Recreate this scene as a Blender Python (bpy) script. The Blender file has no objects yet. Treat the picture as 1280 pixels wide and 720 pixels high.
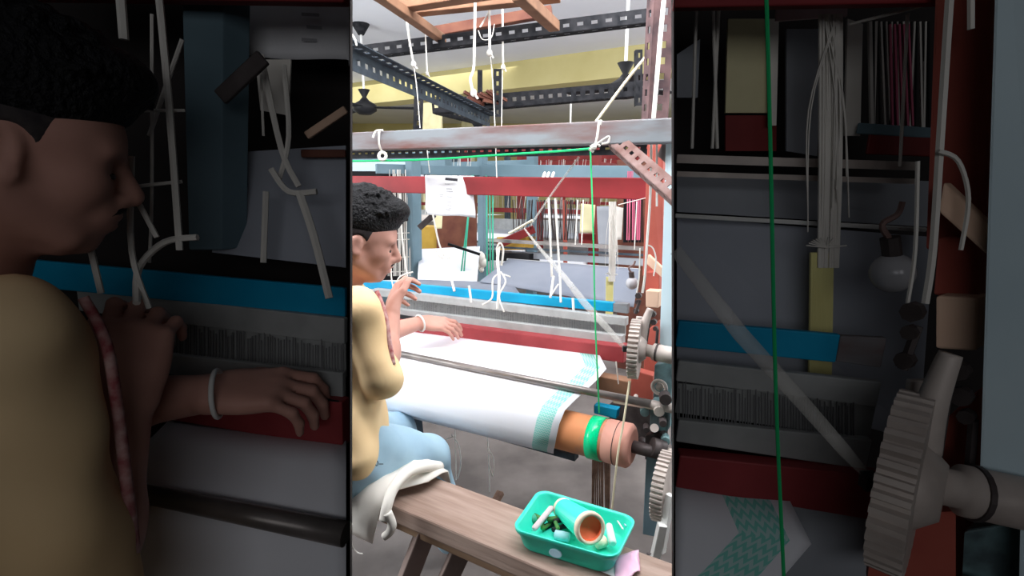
import bpy, bmesh, math, random
import numpy as np
from mathutils import Vector, Matrix, noise as mnoise
random.seed(7); np.random.seed(7)
PI = math.pi
sc = bpy.context.scene
COL = sc.collection

# ------------------------------------------------------------------ camera
PITCH = math.atan(125/640)
CP, SP = math.cos(PITCH), math.sin(PITCH)
CAM = Vector((0, 0, 1.3))
cam_d = bpy.data.cameras.new('camera'); cam_d.sensor_width = 36; cam_d.lens = 18.0; cam_d.clip_start = .02
cam = bpy.data.objects.new('camera', cam_d); COL.objects.link(cam)
cam.location = CAM; cam.rotation_euler = (PI/2-PITCH, 0, 0)
sc.camera = cam

# ------------------------------------------------------------------ light and exposure
sc.view_settings.view_transform = 'Standard'; sc.view_settings.look = 'None'
sc.view_settings.gamma = 1; sc.view_settings.use_curve_mapping = False
sc.view_settings.exposure = 0.15
w = bpy.data.worlds.new('daylight'); sc.world = w; w.use_nodes = True
w.node_tree.nodes['Background'].inputs[0].default_value = (.85, .93, 1, 1)
w.node_tree.nodes['Background'].inputs[1].default_value = 1.5
def area(name, loc, rot, sx, sy, power, color=(1, 1, 1)):
    d = bpy.data.lights.new(name, 'AREA'); d.shape = 'RECTANGLE'; d.size = sx; d.size_y = sy
    d.energy = power; d.color = color
    o = bpy.data.objects.new(name, d); COL.objects.link(o); o.location = loc; o.rotation_euler = rot
    return o
area('hall_light_near', (0.5, 1.6, 2.84), (0, 0, 0), 3.4, 1.1, 40, (.98, .985, 1))  # added ceiling fill over bench and loom, no fixture built
area('partition_lamp', (0.1, 1.02, 2.3), (math.radians(62), 0, 0), 2.4, .3, 62, (.98, .985, 1))  # added fill above the opening, brightens surfaces facing the camera
area('hall_light_mid', (0, 4.2, 2.84), (0, 0, 0), 7, 1.6, 66, (.98, .985, 1))  # added ceiling fill over the middle of the hall
area('hall_light_far', (0, 8.5, 2.84), (0, 0, 0), 9, 3, 180, (.98, .985, 1))  # added ceiling fill over the far end
area('window_light_left', (-3.9, 2.3, 1.6), (0, -PI/2, 0), 1.6, 2.6, 150, (.93, .97, 1))  # added side fill standing inside the unseen left windows
area('window_light_right', (3.9, 3.0, 1.7), (0, PI/2, 0), 1.8, 3.6, 85, (.95, .98, 1))  # added side fill standing inside the unseen right windows
area('front_bay_light', (0, -1.9, 1.75), (PI/2, 0, 0), 2.2, .8, 6.0, (.97, .98, 1))  # added weak fill behind the camera for the dim bays

# ------------------------------------------------------------------ pixel to place
def ray(x, y):
    a = (x-640)/640; b = (360-y)/640
    return Vector((a, CP+b*SP, -SP+b*CP))
def PY(x, y, Y):
    r = ray(x, y); return CAM+r*(Y/r.y)
def PZ(x, y, z):
    r = ray(x, y); return CAM+r*((z-1.3)/r.z)
LU = Vector((.858, -.513, 0)).normalized(); LV = Vector((-LU.y, LU.x, 0)); LO = Vector((.23, 1.48, 0))
UP = Vector((0, 0, 1))
def L(u, v, z): return LO+LU*u+LV*v+UP*z
def PV(x, y, v):
    r = ray(x, y); t = ((LO+LV*v).dot(LV))/(r.dot(LV)); return CAM+r*t
def XA(x, Y, z): return (x-640)/640*(Y*CP-(z-1.3)*SP)
class View:
    """where a loom bay stands: k picture scale, f distance scale"""
    def __init__(s, k=1, f=1, cap=99, x0=-999, x1=9999, tag=''):
        s.k, s.f, s.cap, s.x0, s.x1, s.tag = k, f, cap, x0, x1, tag
        s.q = 1 if k == 1 else .4
        q = Matrix.Rotation(math.radians({'': 0, 'L': 22, 'R': -24}[tag]), 3, 'Z'); s.U = q@LU; s.VV = q@LV
    def d(s, Y): return min(Y*s.f, s.cap+(Y*s.f-s.cap)*.02) if Y*s.f > s.cap else Y*s.f
    def P(s, x, y, Y): return PY(640+s.k*(x-640), 360+s.k*(y-360), s.d(Y))
    def V(s, x, y, v): return s.P(x, y, PV(x, y, v).y)
    def s(s_, px, Y): return px*s_.k*s_.d(Y)/640
    def clip(s, a, b):
        (x0, y0, Y0), (x1, y1, Y1) = a, b
        def cut(x):
            t = (x-x0)/(x1-x0) if x1 != x0 else 0
            iY = (1-t)/Y0+t/Y1
            return (x, y0+(y1-y0)*t, 1/iY)
        pts = []
        for q in (a, b):
            if q[0] < s.x0: q = cut(s.x0)
            if q[0] > s.x1: q = cut(s.x1)
            pts.append(q)
        return pts
MID = View()
NL = View(3.17, .36, .84, -9999, 574.6, 'L')
NR = View(3.17, .36, .84, 704.9, 9999, 'R')

# ------------------------------------------------------------------ materials
MATS = {}
def mat(name, c, rough=.6, metal=0, c2=None, scale=8, amt=.5, bump=0, stretch=None, trans=0, alpha=1, lo=.35, hi=.65):
    if name in MATS: return MATS[name]
    m = bpy.data.materials.new(name); m.use_nodes = True; nt = m.node_tree
    b = nt.nodes['Principled BSDF']
    b.inputs['Specular IOR Level'].default_value = .2 if rough > .4 else .5
    b.inputs['Roughness'].default_value = rough; b.inputs['Metallic'].default_value = metal
    b.inputs['Base Color'].default_value = (*c, 1)
    if trans: b.inputs['Transmission Weight'].default_value = trans
    if alpha < 1: b.inputs['Alpha'].default_value = alpha
    if c2 is None: c2 = tuple(x*.82 for x in c)
    tc = nt.nodes.new('ShaderNodeTexCoord'); mp = nt.nodes.new('ShaderNodeMapping')
    nz = nt.nodes.new('ShaderNodeTexNoise'); nz.inputs['Scale'].default_value = scale; nz.inputs['Detail'].default_value = 6
    if stretch: mp.vector_type = 'TEXTURE'; mp.inputs['Scale'].default_value = tuple(1/q for q in stretch); mp.inputs['Rotation'].default_value = (0, 0, math.atan2(-.513, .858))
    nt.links.new(tc.outputs['Object'], mp.inputs[0]); nt.links.new(mp.outputs[0], nz.inputs[0])
    cr = nt.nodes.new('ShaderNodeValToRGB'); cr.color_ramp.elements[0].position = lo; cr.color_ramp.elements[1].position = hi
    cr.color_ramp.elements[0].color = (*c, 1); cr.color_ramp.elements[1].color = (*c2, 1)
    nt.links.new(nz.outputs[0], cr.inputs[0]); nt.links.new(cr.outputs[0], b.inputs['Base Color'])
    if bump:
        bp = nt.nodes.new('ShaderNodeBump'); bp.inputs['Strength'].default_value = bump; bp.inputs['Distance'].default_value = .01
        nt.links.new(nz.outputs[0], bp.inputs['Height']); nt.links.new(bp.outputs[0], b.inputs['Normal'])
    MATS[name] = m
    return m
M = dict(
 ceil=mat('ceiling_paint', (.84, .85, .90), .9, c2=(.77, .78, .84), scale=1),
 yellow=mat('yellow_wall', (.62, .55, .27), .9, c2=(.55, .48, .22), scale=2),
 cream=mat('cream_column', (.80, .74, .46), .9),
 conc=mat('concrete_floor', (.20, .175, .165), .8, c2=(.115, .10, .095), scale=4, bump=.3),
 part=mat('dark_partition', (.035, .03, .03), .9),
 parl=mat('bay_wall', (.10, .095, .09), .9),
 iron=mat('black_iron', (.010, .011, .014), .85, 0, c2=(.03, .03, .034), scale=30),
 irongrey=mat('grey_iron', (.04, .05, .065), .8, 0, c2=(.07, .09, .11), scale=20),
 rustiron=mat('rusty_iron', (.24, .165, .155), .7, .1, c2=(.15, .08, .07), scale=25),
 wornbeam=mat('worn_grey_red_beam', (.22, .24, .26), .7, c2=(.15, .065, .055), scale=6, stretch=(.6, 3, 3), lo=.4, hi=.68),
 red=mat('red_oxide', (.30, .03, .035), .6, c2=(.20, .022, .025), scale=5),
 redpost=mat('red_post', (.46, .11, .08), .6, c2=(.37, .08, .06), scale=7),
 maroon=mat('maroon', (.16, .02, .02), .5, c2=(.25, .03, .03), scale=6),
 race=mat('race_board', (.33, .05, .055), .5, c2=(.25, .035, .04), scale=9),
 bluegrey=mat('bluegrey_paint', (.155, .235, .28), .6, c2=(.115, .185, .225), scale=4),
 palepost=mat('pale_blue_paint', (.60, .74, .80), .5, c2=(.52, .66, .73), scale=4),
 teal=mat('tray_teal', (.03, .68, .50), .35, c2=(.04, .74, .55), scale=4),
 blue=mat('bright_blue_bar', (.0, .27, .50), .45, c2=(.01, .36, .62), scale=7),
 wood=mat('bench_wood', (.42, .31, .26), .7, c2=(.25, .17, .135), scale=7, stretch=(.5, 5, 5), bump=.3),
 woodedge=mat('wood_edge', (.50, .34, .22), .7, c2=(.32, .20, .13), scale=7, stretch=(.5, 5, 5)),
 orangewood=mat('orange_wood', (.31, .165, .10), .7, c2=(.20, .105, .065), scale=9),
 plum=mat('plum_iron', (.17, .10, .10), .7, 0, c2=(.06, .04, .045), scale=22),
 darkwood=mat('dark_wood', (.12, .04, .03), .6, c2=(.2, .08, .05), scale=9),
 leg=mat('grey_leg_wood', (.27, .20, .18), .7, c2=(.19, .14, .12), scale=8),
 cloth=mat('white_cloth', (.80, .81, .86), .85, c2=(.76, .77, .83), scale=12),
 sheet=mat('cream_sheet', (.88, .84, .78), .9, c2=(.80, .76, .70), scale=9, bump=.4),
 paper=mat('paper', (.82, .82, .85), .8, c2=(.78, .78, .82), scale=9),
 rope=mat('white_rope', (.80, .77, .72), .8),
 tape=mat('ribbon', (.82, .80, .76), .7, alpha=.3),
 creamrope=mat('cream_rope', (.85, .76, .55), .8),
 yellowband=mat('yellow_band', (.85, .80, .35), .8, c2=(.8, .72, .3)),
 green=mat('green_cord', (.02, .55, .18), .5),
 greens=mat('green_strings', (.05, .38, .25), .6),
 gtape=mat('green_tape', (.0, .72, .30), .2, c2=(.0, .62, .26)),
 rust=mat('rusty_pipe', (.66, .27, .12), .55, .05, c2=(.36, .22, .2), scale=9, lo=.45, hi=.65),
 rustend=mat('rusty_pipe_end', (.62, .30, .24), .6, .05, c2=(.70, .36, .28), scale=14),
 steel=mat('dull_steel', (.26, .23, .22), .35, .5, c2=(.18, .16, .15), scale=15),
 cast=mat('cast_grey', (.60, .53, .49), .5, .1, c2=(.44, .38, .35), scale=15),
 castd=mat('dark_casting', (.09, .075, .075), .5, .3, c2=(.05, .04, .04), scale=22),
 castt=mat('teal_casting', (.20, .34, .36), .5, c2=(.07, .10, .11), scale=18),
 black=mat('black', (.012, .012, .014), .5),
 reed=mat('reed_grey', (.42, .43, .43), .6, c2=(.34, .35, .35), scale=20),
 wire=mat('heddle_wire', (.22, .22, .23), .5, .2),
 tan=mat('tan_block', (.75, .52, .38), .6, c2=(.70, .46, .34)),
 skin=mat('skin', (.58, .31, .25), .5, c2=(.52, .27, .215), scale=18),
 hair=mat('black_hair', (.003, .003, .004), .5, c2=(.010, .010, .012), scale=160, bump=.9),
 fade=mat('clipped_hair', (.055, .045, .045), .7, c2=(.03, .025, .028), scale=90),
 shirt=mat('mustard_shirt', (.84, .62, .36), .85, c2=(.78, .55, .30), scale=6, bump=.2),
 trim=mat('maroon_trim', (.30, .07, .08), .8, c2=(.55, .35, .33), scale=60),
 jeans=mat('light_blue_jeans', (.40, .58, .70), .85, c2=(.33, .50, .64), scale=9, bump=.2),
 sole=mat('brown_foot', (.25, .13, .1), .6),
 orange=mat('orange_inside', (1.0, .27, .12), .5, c2=(.95, .2, .08), scale=14),
 creamrim=mat('cream_rim', (.85, .72, .55), .6),
 pink=mat('pink_plastic', (.80, .42, .62), .3, c2=(.85, .55, .7), scale=10),
 pinkw=mat('pinkish_paint', (.72, .55, .58), .5),
 dgreen=mat('dark_green_scrap', (.04, .14, .04), .6, c2=(.12, .3, .08), scale=20),
 lblue=mat('pale_blue_plastic', (.45, .68, .78), .5),
 white=mat('white_plastic', (.82, .82, .80), .5),
 bulb=mat('bulb_glass', (.45, .45, .48), .2),
 gold=mat('ochre_paint', (.62, .40, .08), .6, c2=(.5, .3, .05)),
 net=mat('warp_grey', (.36, .38, .42), .8, c2=(.29, .31, .35), scale=5),
 clothblue=mat('next_cloth', (.42, .445, .51), .8, c2=(.36, .385, .45), scale=3),
 clothmid=mat('grey_blue_cloth', (.25, .27, .32), .8, c2=(.20, .22, .27), scale=3),  # next_cloth darkened to offset the strong light on the middle loom
 pinkthread=mat('pink_thread', (.65, .15, .25), .7),
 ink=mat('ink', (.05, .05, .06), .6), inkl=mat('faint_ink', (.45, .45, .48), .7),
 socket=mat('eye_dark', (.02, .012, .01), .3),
 stick=mat('brown_stick', (.13, .075, .055), .7, c2=(.24, .15, .11), scale=30),
)
# white cloth of the warp roll with its woven teal border
def cloth_mat():
    m = bpy.data.materials.new('woven_cloth_with_teal_border'); m.use_nodes = True; nt = m.node_tree
    b = nt.nodes['Principled BSDF']; b.inputs['Roughness'].default_value = .85
    uv = nt.nodes.new('ShaderNodeUVMap'); sp = nt.nodes.new('ShaderNodeSeparateXYZ'); nt.links.new(uv.outputs[0], sp.inputs[0])
    def math_(op, a, bb):
        n = nt.nodes.new('ShaderNodeMath'); n.operation = op
        for i, q in enumerate((a, bb)):
            if isinstance(q, (int, float)): n.inputs[i].default_value = q
            else: nt.links.new(q, n.inputs[i])
        return n.outputs[0]
    x = sp.outputs[0]   # metres in from the selvage
    band = math_('MULTIPLY', math_('GREATER_THAN', x, .022), math_('LESS_THAN', x, .075))
    wx = math_('PINGPONG', x, .005); yy = math_('ADD', sp.outputs[1], wx)
    zig = math_('GREATER_THAN', math_('PINGPONG', yy, .004), .002)
    f = math_('MULTIPLY', band, math_('ADD', .55, math_('MULTIPLY', zig, .45)))
    mx = nt.nodes.new('ShaderNodeMix'); mx.data_type = 'RGBA'
    mx.inputs[6].default_value = (.84, .85, .91, 1); mx.inputs[7].default_value = (.22, .66, .58, 1)
    nt.links.new(f, mx.inputs[0]); nt.links.new(mx.outputs[2], b.inputs['Base Color'])
    return m
M['woven'] = cloth_mat()

# ------------------------------------------------------------------ mesh helpers
def wpos(o):
    p = Vector(o.location)
    while o.parent: o = o.parent; p += Vector(o.location)
    return p
class MB:
    def __init__(s): s.v = []; s.f = []; s.uv = {}
    def add(s, vs, fs):
        n = len(s.v); s.v += [Vector(v) for v in vs]; s.f += [tuple(i+n for i in f) for f in fs]; return s
    def box8(s, c):      # c: 4 bottom then 4 top corners
        return s.add(c, [(3, 2, 1, 0), (4, 5, 6, 7), (0, 1, 5, 4), (1, 2, 6, 5), (2, 3, 7, 6), (3, 0, 4, 7)])
    def beam(s, a, b, w, h, up=UP, w2=None, h2=None):
        a, b = Vector(a), Vector(b); d = (b-a).normalized(); x = d.cross(up)
        if x.length < 1e-4: x = d.cross(Vector((0, 1, 0)))
        x.normalize(); z = x.cross(d)
        w2 = w2 or w; h2 = h2 or h
        c = [a+x*(sx*w/2)+z*(sz*h/2) for sx, sz in ((-1, -1), (1, -1), (1, 1), (-1, 1))]
        e = [b+x*(sx*w2/2)+z*(sz*h2/2) for sx, sz in ((-1, -1), (1, -1), (1, 1), (-1, 1))]
        return s.box8(c+e)
    def box(s, lo, hi):
        (a, b, c), (d, e, f) = lo, hi
        return s.box8([(a, b, c), (d, b, c), (d, e, c), (a, e, c), (a, b, f), (d, b, f), (d, e, f), (a, e, f)])
    def cyl(s, a, b, r, r2=None, n=20, rings=None):
        a, b = Vector(a), Vector(b); r2 = r if r2 is None else r2
        prof = rings or [(0, r), (1, r2)]
        d = (b-a).normalized(); x = d.orthogonal().normalized(); y = d.cross(x)
        vs = []; fs = []
        for t, rr in prof:
            for i in range(n):
                an = 2*PI*i/n; vs.append(a+(b-a)*t+(x*math.cos(an)+y*math.sin(an))*rr)
        for k in range(len(prof)-1):
            for i in range(n):
                j = (i+1) % n; fs.append((k*n+i, k*n+j, (k+1)*n+j, (k+1)*n+i))
        fs.append(tuple(range(n))[::-1]); fs.append(tuple(range((len(prof)-1)*n, len(prof)*n)))
        return s.add(vs, fs)
    def tube(s, pts, r, n=6, smooth=True):
        pts = [Vector(p) for p in pts]
        if smooth and len(pts) > 2:
            q = []; P_ = [pts[0]]+pts+[pts[-1]]
            for i in range(1, len(P_)-2):
                for k in range(5):
                    t = k/5; p0, p1, p2, p3 = P_[i-1:i+3]
                    q.append(.5*((2*p1)+(p2-p0)*t+(2*p0-5*p1+4*p2-p3)*t*t+(3*p1-p0-3*p2+p3)*t**3))
            q.append(pts[-1]); pts = q
        if not isinstance(r, (list, tuple)): r = [r]*len(pts)
        elif len(r) == 2: r = [r[0]+(r[1]-r[0])*i/(len(pts)-1) for i in range(len(pts))]
        ref = None; vs = []; fs = []
        for i, p in enumerate(pts):
            t = (pts[min(i+1, len(pts)-1)]-pts[max(i-1, 0)])
            t = t.normalized() if t.length > 1e-9 else UP
            ref = t.orthogonal().normalized() if ref is None else (ref-t*ref.dot(t)).normalized()
            y = t.cross(ref)
            for k in range(n): vs.append(p+(ref*math.cos(2*PI*k/n)+y*math.sin(2*PI*k/n))*r[i])
        for i in range(len(pts)-1):
            for k in range(n):
                j = (k+1) % n; fs.append((i*n+k, i*n+j, (i+1)*n+j, (i+1)*n+k))
        fs.append(tuple(range(n))[::-1]); fs.append(tuple(range((len(pts)-1)*n, len(pts)*n)))
        return s.add(vs, fs)
    def grid(s, rows, closed=False):
        n = len(rows[0]); vs = [p for r in rows for p in r]; fs = []
        for i in range(len(rows)-1):
            for j in range(n if closed else n-1):
                k = (j+1) % n; fs.append((i*n+j, i*n+k, (i+1)*n+k, (i+1)*n+j))
        return s.add(vs, fs)
    def sphere(s, c, r, n=12, sc_=(1, 1, 1)):
        c = Vector(c); rows = []
        for i in range(n+1):
            th = PI*i/n
            rows.append([c+Vector((math.sin(th)*math.cos(2*PI*k/(2*n))*sc_[0], math.sin(th)*math.sin(2*PI*k/(2*n))*sc_[1], math.cos(th)*sc_[2]))*r for k in range(2*n)])
        return s.grid(rows, True)
    def torus(s, c, axis, R, r, n=20, m=8):
        axis = Vector(axis).normalized(); x = axis.orthogonal().normalized(); y = axis.cross(x); rows = []
        for i in range(n+1):
            a = 2*PI*i/n; e = x*math.cos(a)+y*math.sin(a)
            rows.append([Vector(c)+e*(R+r*math.cos(2*PI*k/m))+axis*(r*math.sin(2*PI*k/m)) for k in range(m)])
        return s.grid(rows, True)
    def slotted(s, a, b, w, nrm, pitch=None, t=.002, hole=.5, lside=1):
        """slotted angle iron: two flanges with a row of real holes"""
        a, b = Vector(a), Vector(b); d = b-a; ln = d.length; d.normalize()
        nrm = Vector(nrm); nrm = (nrm-d*nrm.dot(d)).normalized(); e = d.cross(nrm).normalized()
        pitch = pitch or w*.75; n = max(2, int(ln/pitch)); p = ln/n
        for (q, off, nn) in ((e, Vector((0, 0, 0)), nrm), (nrm*-lside, Vector((0, 0, 0)), e)):
            lo, m1, m2, hi = -w/2, -w*hole*.28, w*hole*.28, w/2
            base = Vector((0, 0, 0)) if q is e else e*(w/2)+q*(w/2)
            vs = []; fs = []
            cols = []
            for i in range(n): cols += [i*p, i*p+p*.28, i*p+p*.72]
            cols.append(ln)
            for x in cols:
                for y in (lo, m1, m2, hi): vs.append(a+d*x+q*y+base+nn*(t/2))
            N = len(vs)
            for x in cols:
                for y in (lo, m1, m2, hi): vs.append(a+d*x+q*y+base-nn*(t/2))
            for i in range(len(cols)-1):
                for j in range(3):
                    if j == 1 and i % 3 == 1:
                        k = [i*4+j, i*4+j+1, (i+1)*4+j+1, (i+1)*4+j]
                        for z in range(4):
                            A, B = k[z], k[(z+1) % 4]; fs.append((A, B, B+N, A+N))
                        continue
                    fs.append((i*4+j, i*4+j+1, (i+1)*4+j+1, (i+1)*4+j))
                    fs.append((N+i*4+j, N+(i+1)*4+j, N+(i+1)*4+j+1, N+i*4+j+1))
            for i in range(len(cols)-1):
                fs.append((i*4, (i+1)*4, N+(i+1)*4, N+i*4)); fs.append((i*4+3, N+i*4+3, N+(i+1)*4+3, (i+1)*4+3))
            s.add(vs, fs)
        return s
    def build(s, name, m, parent=None, smooth=False, bevel=0, base=None, solid=0, uvs=None):
        me = bpy.data.meshes.new(name)
        if parent is not None: off = wpos(parent)
        else:
            if base is None:
                xs = [v.x for v in s.v]; ys = [v.y for v in s.v]; zs = [v.z for v in s.v]
                base = Vector(((min(xs)+max(xs))/2, (min(ys)+max(ys))/2, min(zs)))
            off = Vector(base)
        me.from_pydata([v-off for v in s.v], [], s.f); me.update()
        if uvs:
            l = me.uv_layers.new(name='UVMap')
            for lp in me.loops: l.data[lp.index].uv = uvs[lp.vertex_index]
        bm = bmesh.new(); bm.from_mesh(me); bmesh.ops.recalc_face_normals(bm, faces=bm.faces); bm.to_mesh(me); bm.free()
        o = bpy.data.objects.new(name, me); COL.objects.link(o)
        if parent is not None: o.parent = parent
        else: o.location = off
        me.materials.append(M[m] if isinstance(m, str) else m)
        if smooth:
            for p in me.polygons: p.use_smooth = True
            if smooth == 'auto':
                me.polygons.foreach_set('use_smooth', [len(p.vertices) <= 4 for p in me.polygons])
        if bevel:
            b = o.modifiers.new('bevel', 'BEVEL'); b.width = bevel; b.segments = 2; b.limit_method = 'ANGLE'
        if solid:
            b = o.modifiers.new('thick', 'SOLIDIFY'); b.thickness = solid; b.offset = 0
        return o
def tag(o, label, cat, group=None, kind=None):
    if label: o['label'] = label
    if cat: o['category'] = cat
    if group: o['group'] = group
    if kind: o['kind'] = kind
    return o
def thing(name, loc, label, cat, group=None):
    o = bpy.data.objects.new(name, None); COL.objects.link(o); o.location = loc; o.empty_display_size = .05
    return tag(o, label, cat, group)
def struct(name, mb, m, **k):
    o = mb.build(name, m, **k); o['kind'] = 'structure'; return o

# ------------------------------------------------------------------ signed-distance bodies
class SDF:
    def __init__(s, lo, hi, h):
        s.lo = np.array(lo, float); s.h = h
        s.n = np.ceil((np.array(hi)-s.lo)/h).astype(int)+1
        s.F = np.full(s.n, .5, np.float32)
    def win(s, lo, hi):
        a = np.clip(np.floor((lo-s.lo)/s.h).astype(int), 0, s.n-1); b = np.clip(np.ceil((hi-s.lo)/s.h).astype(int)+1, 1, s.n)
        sl = tuple(slice(i, j) for i, j in zip(a, b))
        g = [s.lo[i]+s.h*np.arange(a[i], b[i]) for i in range(3)]
        return sl, np.stack(np.meshgrid(*g, indexing='ij'), -1).astype(np.float32)
    def put(s, sl, d, k, sub):
        A = s.F[sl]
        if sub:
            d = -d; hh = np.maximum(k-np.abs(A-d), 0)/k if k else 0; s.F[sl] = np.maximum(A, d)+hh*hh*k/4
        else:
            hh = np.maximum(k-np.abs(A-d), 0)/k if k else 0; s.F[sl] = np.minimum(A, d)-hh*hh*k/4
    def cone(s, a, b, r1, r2, k=.02, sub=False):
        a = np.array(a, np.float32); b = np.array(b, np.float32); R = max(r1, r2)+k+.02
        sl, p = s.win(np.minimum(a, b)-R, np.maximum(a, b)+R)
        if p.size == 0: return
        ba = b-a; t = np.clip(((p-a)@ba)/max(ba@ba, 1e-9), 0, 1)
        d = np.linalg.norm(p-a-t[..., None]*ba, axis=-1)-(r1+(r2-r1)*t)
        s.put(sl, d, k, sub)
    def ell(s, c, ax, r, k=.02, sub=False):
        c = np.array(c, np.float32); ax = np.array(ax, np.float32); r = np.array(r, np.float32); R = r.max()+k+.02
        sl, p = s.win(c-R, c+R)
        if p.size == 0: return
        q = (p-c)@ax.T
        k0 = np.linalg.norm(q/r, axis=-1); k1 = np.linalg.norm(q/(r*r), axis=-1)+1e-9
        s.put(sl, k0*(k0-1)/k1, k, sub)
    def wrinkle(s, amp, freq, dirs):
        g = [s.lo[i]+s.h*np.arange(s.n[i]) for i in range(3)]
        X, Y, Z = np.meshgrid(*g, indexing='ij')
        for (a, b, c, ph) in dirs:
            s.F += (amp*np.sin(freq*(a*X+b*Y+c*Z)+ph+2*np.sin(9*X+7*Z+ph)+1.5*np.sin(11*Y-8*Z))).astype(np.float32)
    def mesh(s):
        F = s.F; S = F < 0; nx, ny, nz = F.shape
        act = np.zeros((nx-1, ny-1, nz-1), np.int8)
        for i in (0, 1):
            for j in (0, 1):
                for k in (0, 1): act += S[i:nx-1+i, j:ny-1+j, k:nz-1+k]
        cells = np.argwhere((act > 0) & (act < 8))
        idx = -np.ones(act.shape, np.int32); idx[tuple(cells.T)] = np.arange(len(cells))
        acc = np.zeros((len(cells), 3)); cnt = np.zeros(len(cells))
        cor = [(i, j, k) for i in (0, 1) for j in (0, 1) for k in (0, 1)]
        for a in cor:
            for ax in range(3):
                if a[ax]: continue
                b = list(a); b[ax] = 1
                fa = F[tuple((cells+a).T)]; fb = F[tuple((cells+b).T)]
                m = (fa < 0) != (fb < 0); t = np.where(m, fa/np.where(m, fa-fb, 1), 0)
                p = np.array(a, float)[None]+t[:, None]*(np.array(b)-np.array(a))
                acc[m] += p[m]; cnt[m] += 1
        V_ = s.lo+s.h*(cells+acc/cnt[:, None]); Q = []
        for ax in range(3):
            sl0 = [slice(None)]*3; sl1 = [slice(None)]*3; sl0[ax] = slice(0, -1); sl1[ax] = slice(1, None)
            A = S[tuple(sl0)]; B = S[tuple(sl1)]
            e = np.argwhere(A != B); o1, o2 = [(1, 2), (2, 0), (0, 1)][ax]
            ok = (e[:, o1] > 0) & (e[:, o2] > 0) & (e[:, o1] < F.shape[o1]-1) & (e[:, o2] < F.shape[o2]-1); e = e[ok]
            def I(d1, d2):
                c = e.copy(); c[:, o1] -= d1; c[:, o2] -= d2; return idx[tuple(c.T)]
            q = np.stack([I(0, 0), I(1, 0), I(1, 1), I(0, 1)], 1)
            fl = A[tuple(e.T)]; q[~fl] = q[~fl][:, ::-1]
            Q.append(q)
        Q = np.concatenate(Q); Q = Q[(Q >= 0).all(1)]
        mb = MB(); mb.np = (V_, Q); return mb
def build_np(mb, name, m, parent=None, base=None, smooth_iter=2):
    V_, Q = mb.np
    off = np.array(wpos(parent)) if parent is not None else np.array(base if base is not None else [*(V_.min(0)+V_.max(0))[:2]/2, V_[:, 2].min()])
    me = bpy.data.meshes.new(name)
    me.vertices.add(len(V_)); me.vertices.foreach_set('co', (V_-off).astype(np.float32).ravel())
    me.loops.add(len(Q)*4); me.loops.foreach_set('vertex_index', Q.astype(np.int32).ravel())
    me.polygons.add(len(Q)); me.polygons.foreach_set('loop_start', np.arange(0, len(Q)*4, 4, dtype=np.int32))
    me.update(calc_edges=True); me.validate()
    me.polygons.foreach_set('use_smooth', [True]*len(me.polygons))
    o = bpy.data.objects.new(name, me); COL.objects.link(o)
    if parent is not None: o.parent = parent
    else: o.location = Vector(off)
    me.materials.append(M[m])
    if smooth_iter:
        sm = o.modifiers.new('smooth', 'SMOOTH'); sm.factor = .5; sm.iterations = smooth_iter
    return o

# ================================================================== ROOM
RX, RY0, RY1, RH = 4.2, -2.2, 13.5, 2.9
struct('floor', MB().box((-RX, RY0, -.1), (RX, RY1, 0)), 'conc')
struct('ceiling', MB().box((-RX, RY0, RH), (RX, RY1, RH+.1)), 'ceil')
struct('wall_far', MB().box((-RX, RY1, 0), (RX, RY1+.1, RH)), 'yellow')
struct('wall_behind', MB().box((-RX, RY0-.1, 0), (RX, RY0, RH)), 'parl')
for sx, nm in ((-1, 'left'), (1, 'right')):
    x0, x1 = sorted((sx*RX, sx*(RX+.1)))
    b = MB().box((x0, RY0, 0), (x1, .93, RH)).box((x0, .93, 0), (x1, RY1, .8)).box((x0, .93, 2.5), (x1, RY1, RH))
    b.box((x0, .93, .8), (x1, 1.4, 2.5)).box((x0, 5, .8), (x1, 6.5, 2.5)).box((x0, 9.5, .8), (x1, RY1, 2.5))
    struct('wall_'+nm, b, 'yellow')
n_ = 1
for sx in (-1, 1):
    for y0, y1 in ((1.4, 5), (6.5, 9.5)):
        b = MB(); x = sx*(RX+.05)
        for k in range(5):
            yy = y0+(y1-y0)*k/4; b.beam((x, yy, .8), (x, yy, 2.5), .05, .05)
        for z in (.82, 1.6, 2.48): b.beam((x, y0, z), (x, y1, z), .05, .05)
        struct('window_%d' % n_, b, 'bluegrey'); n_ += 1
# dropped concrete beam below the ceiling, and columns
a0 = PZ(438, 104, 2.9); a1 = PZ(842, 50, 2.9)
dd = (a1-a0).normalized(); q0 = a0-dd*1.6; q1 = a1+dd*1.0; nn = Vector((-dd.y, dd.x, 0))
struct('trim_1', MB().box8([q0+UP*-.33, q1+UP*-.33, q1+nn*.35+UP*-.33, q0+nn*.35+UP*-.33, q0, q1, q1+nn*.35, q0+nn*.35]), 'yellow')
for i, (x, Y, wpx) in enumerate(((541, 9.6, .36), (586, 12.5, .3))):
    c = PY(x, 200, Y); struct('trim_%d' % (i+2), MB().box((c.x-wpx/2, Y-.1, 0), (c.x+wpx/2, Y+.1, RH)), 'cream')

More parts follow.
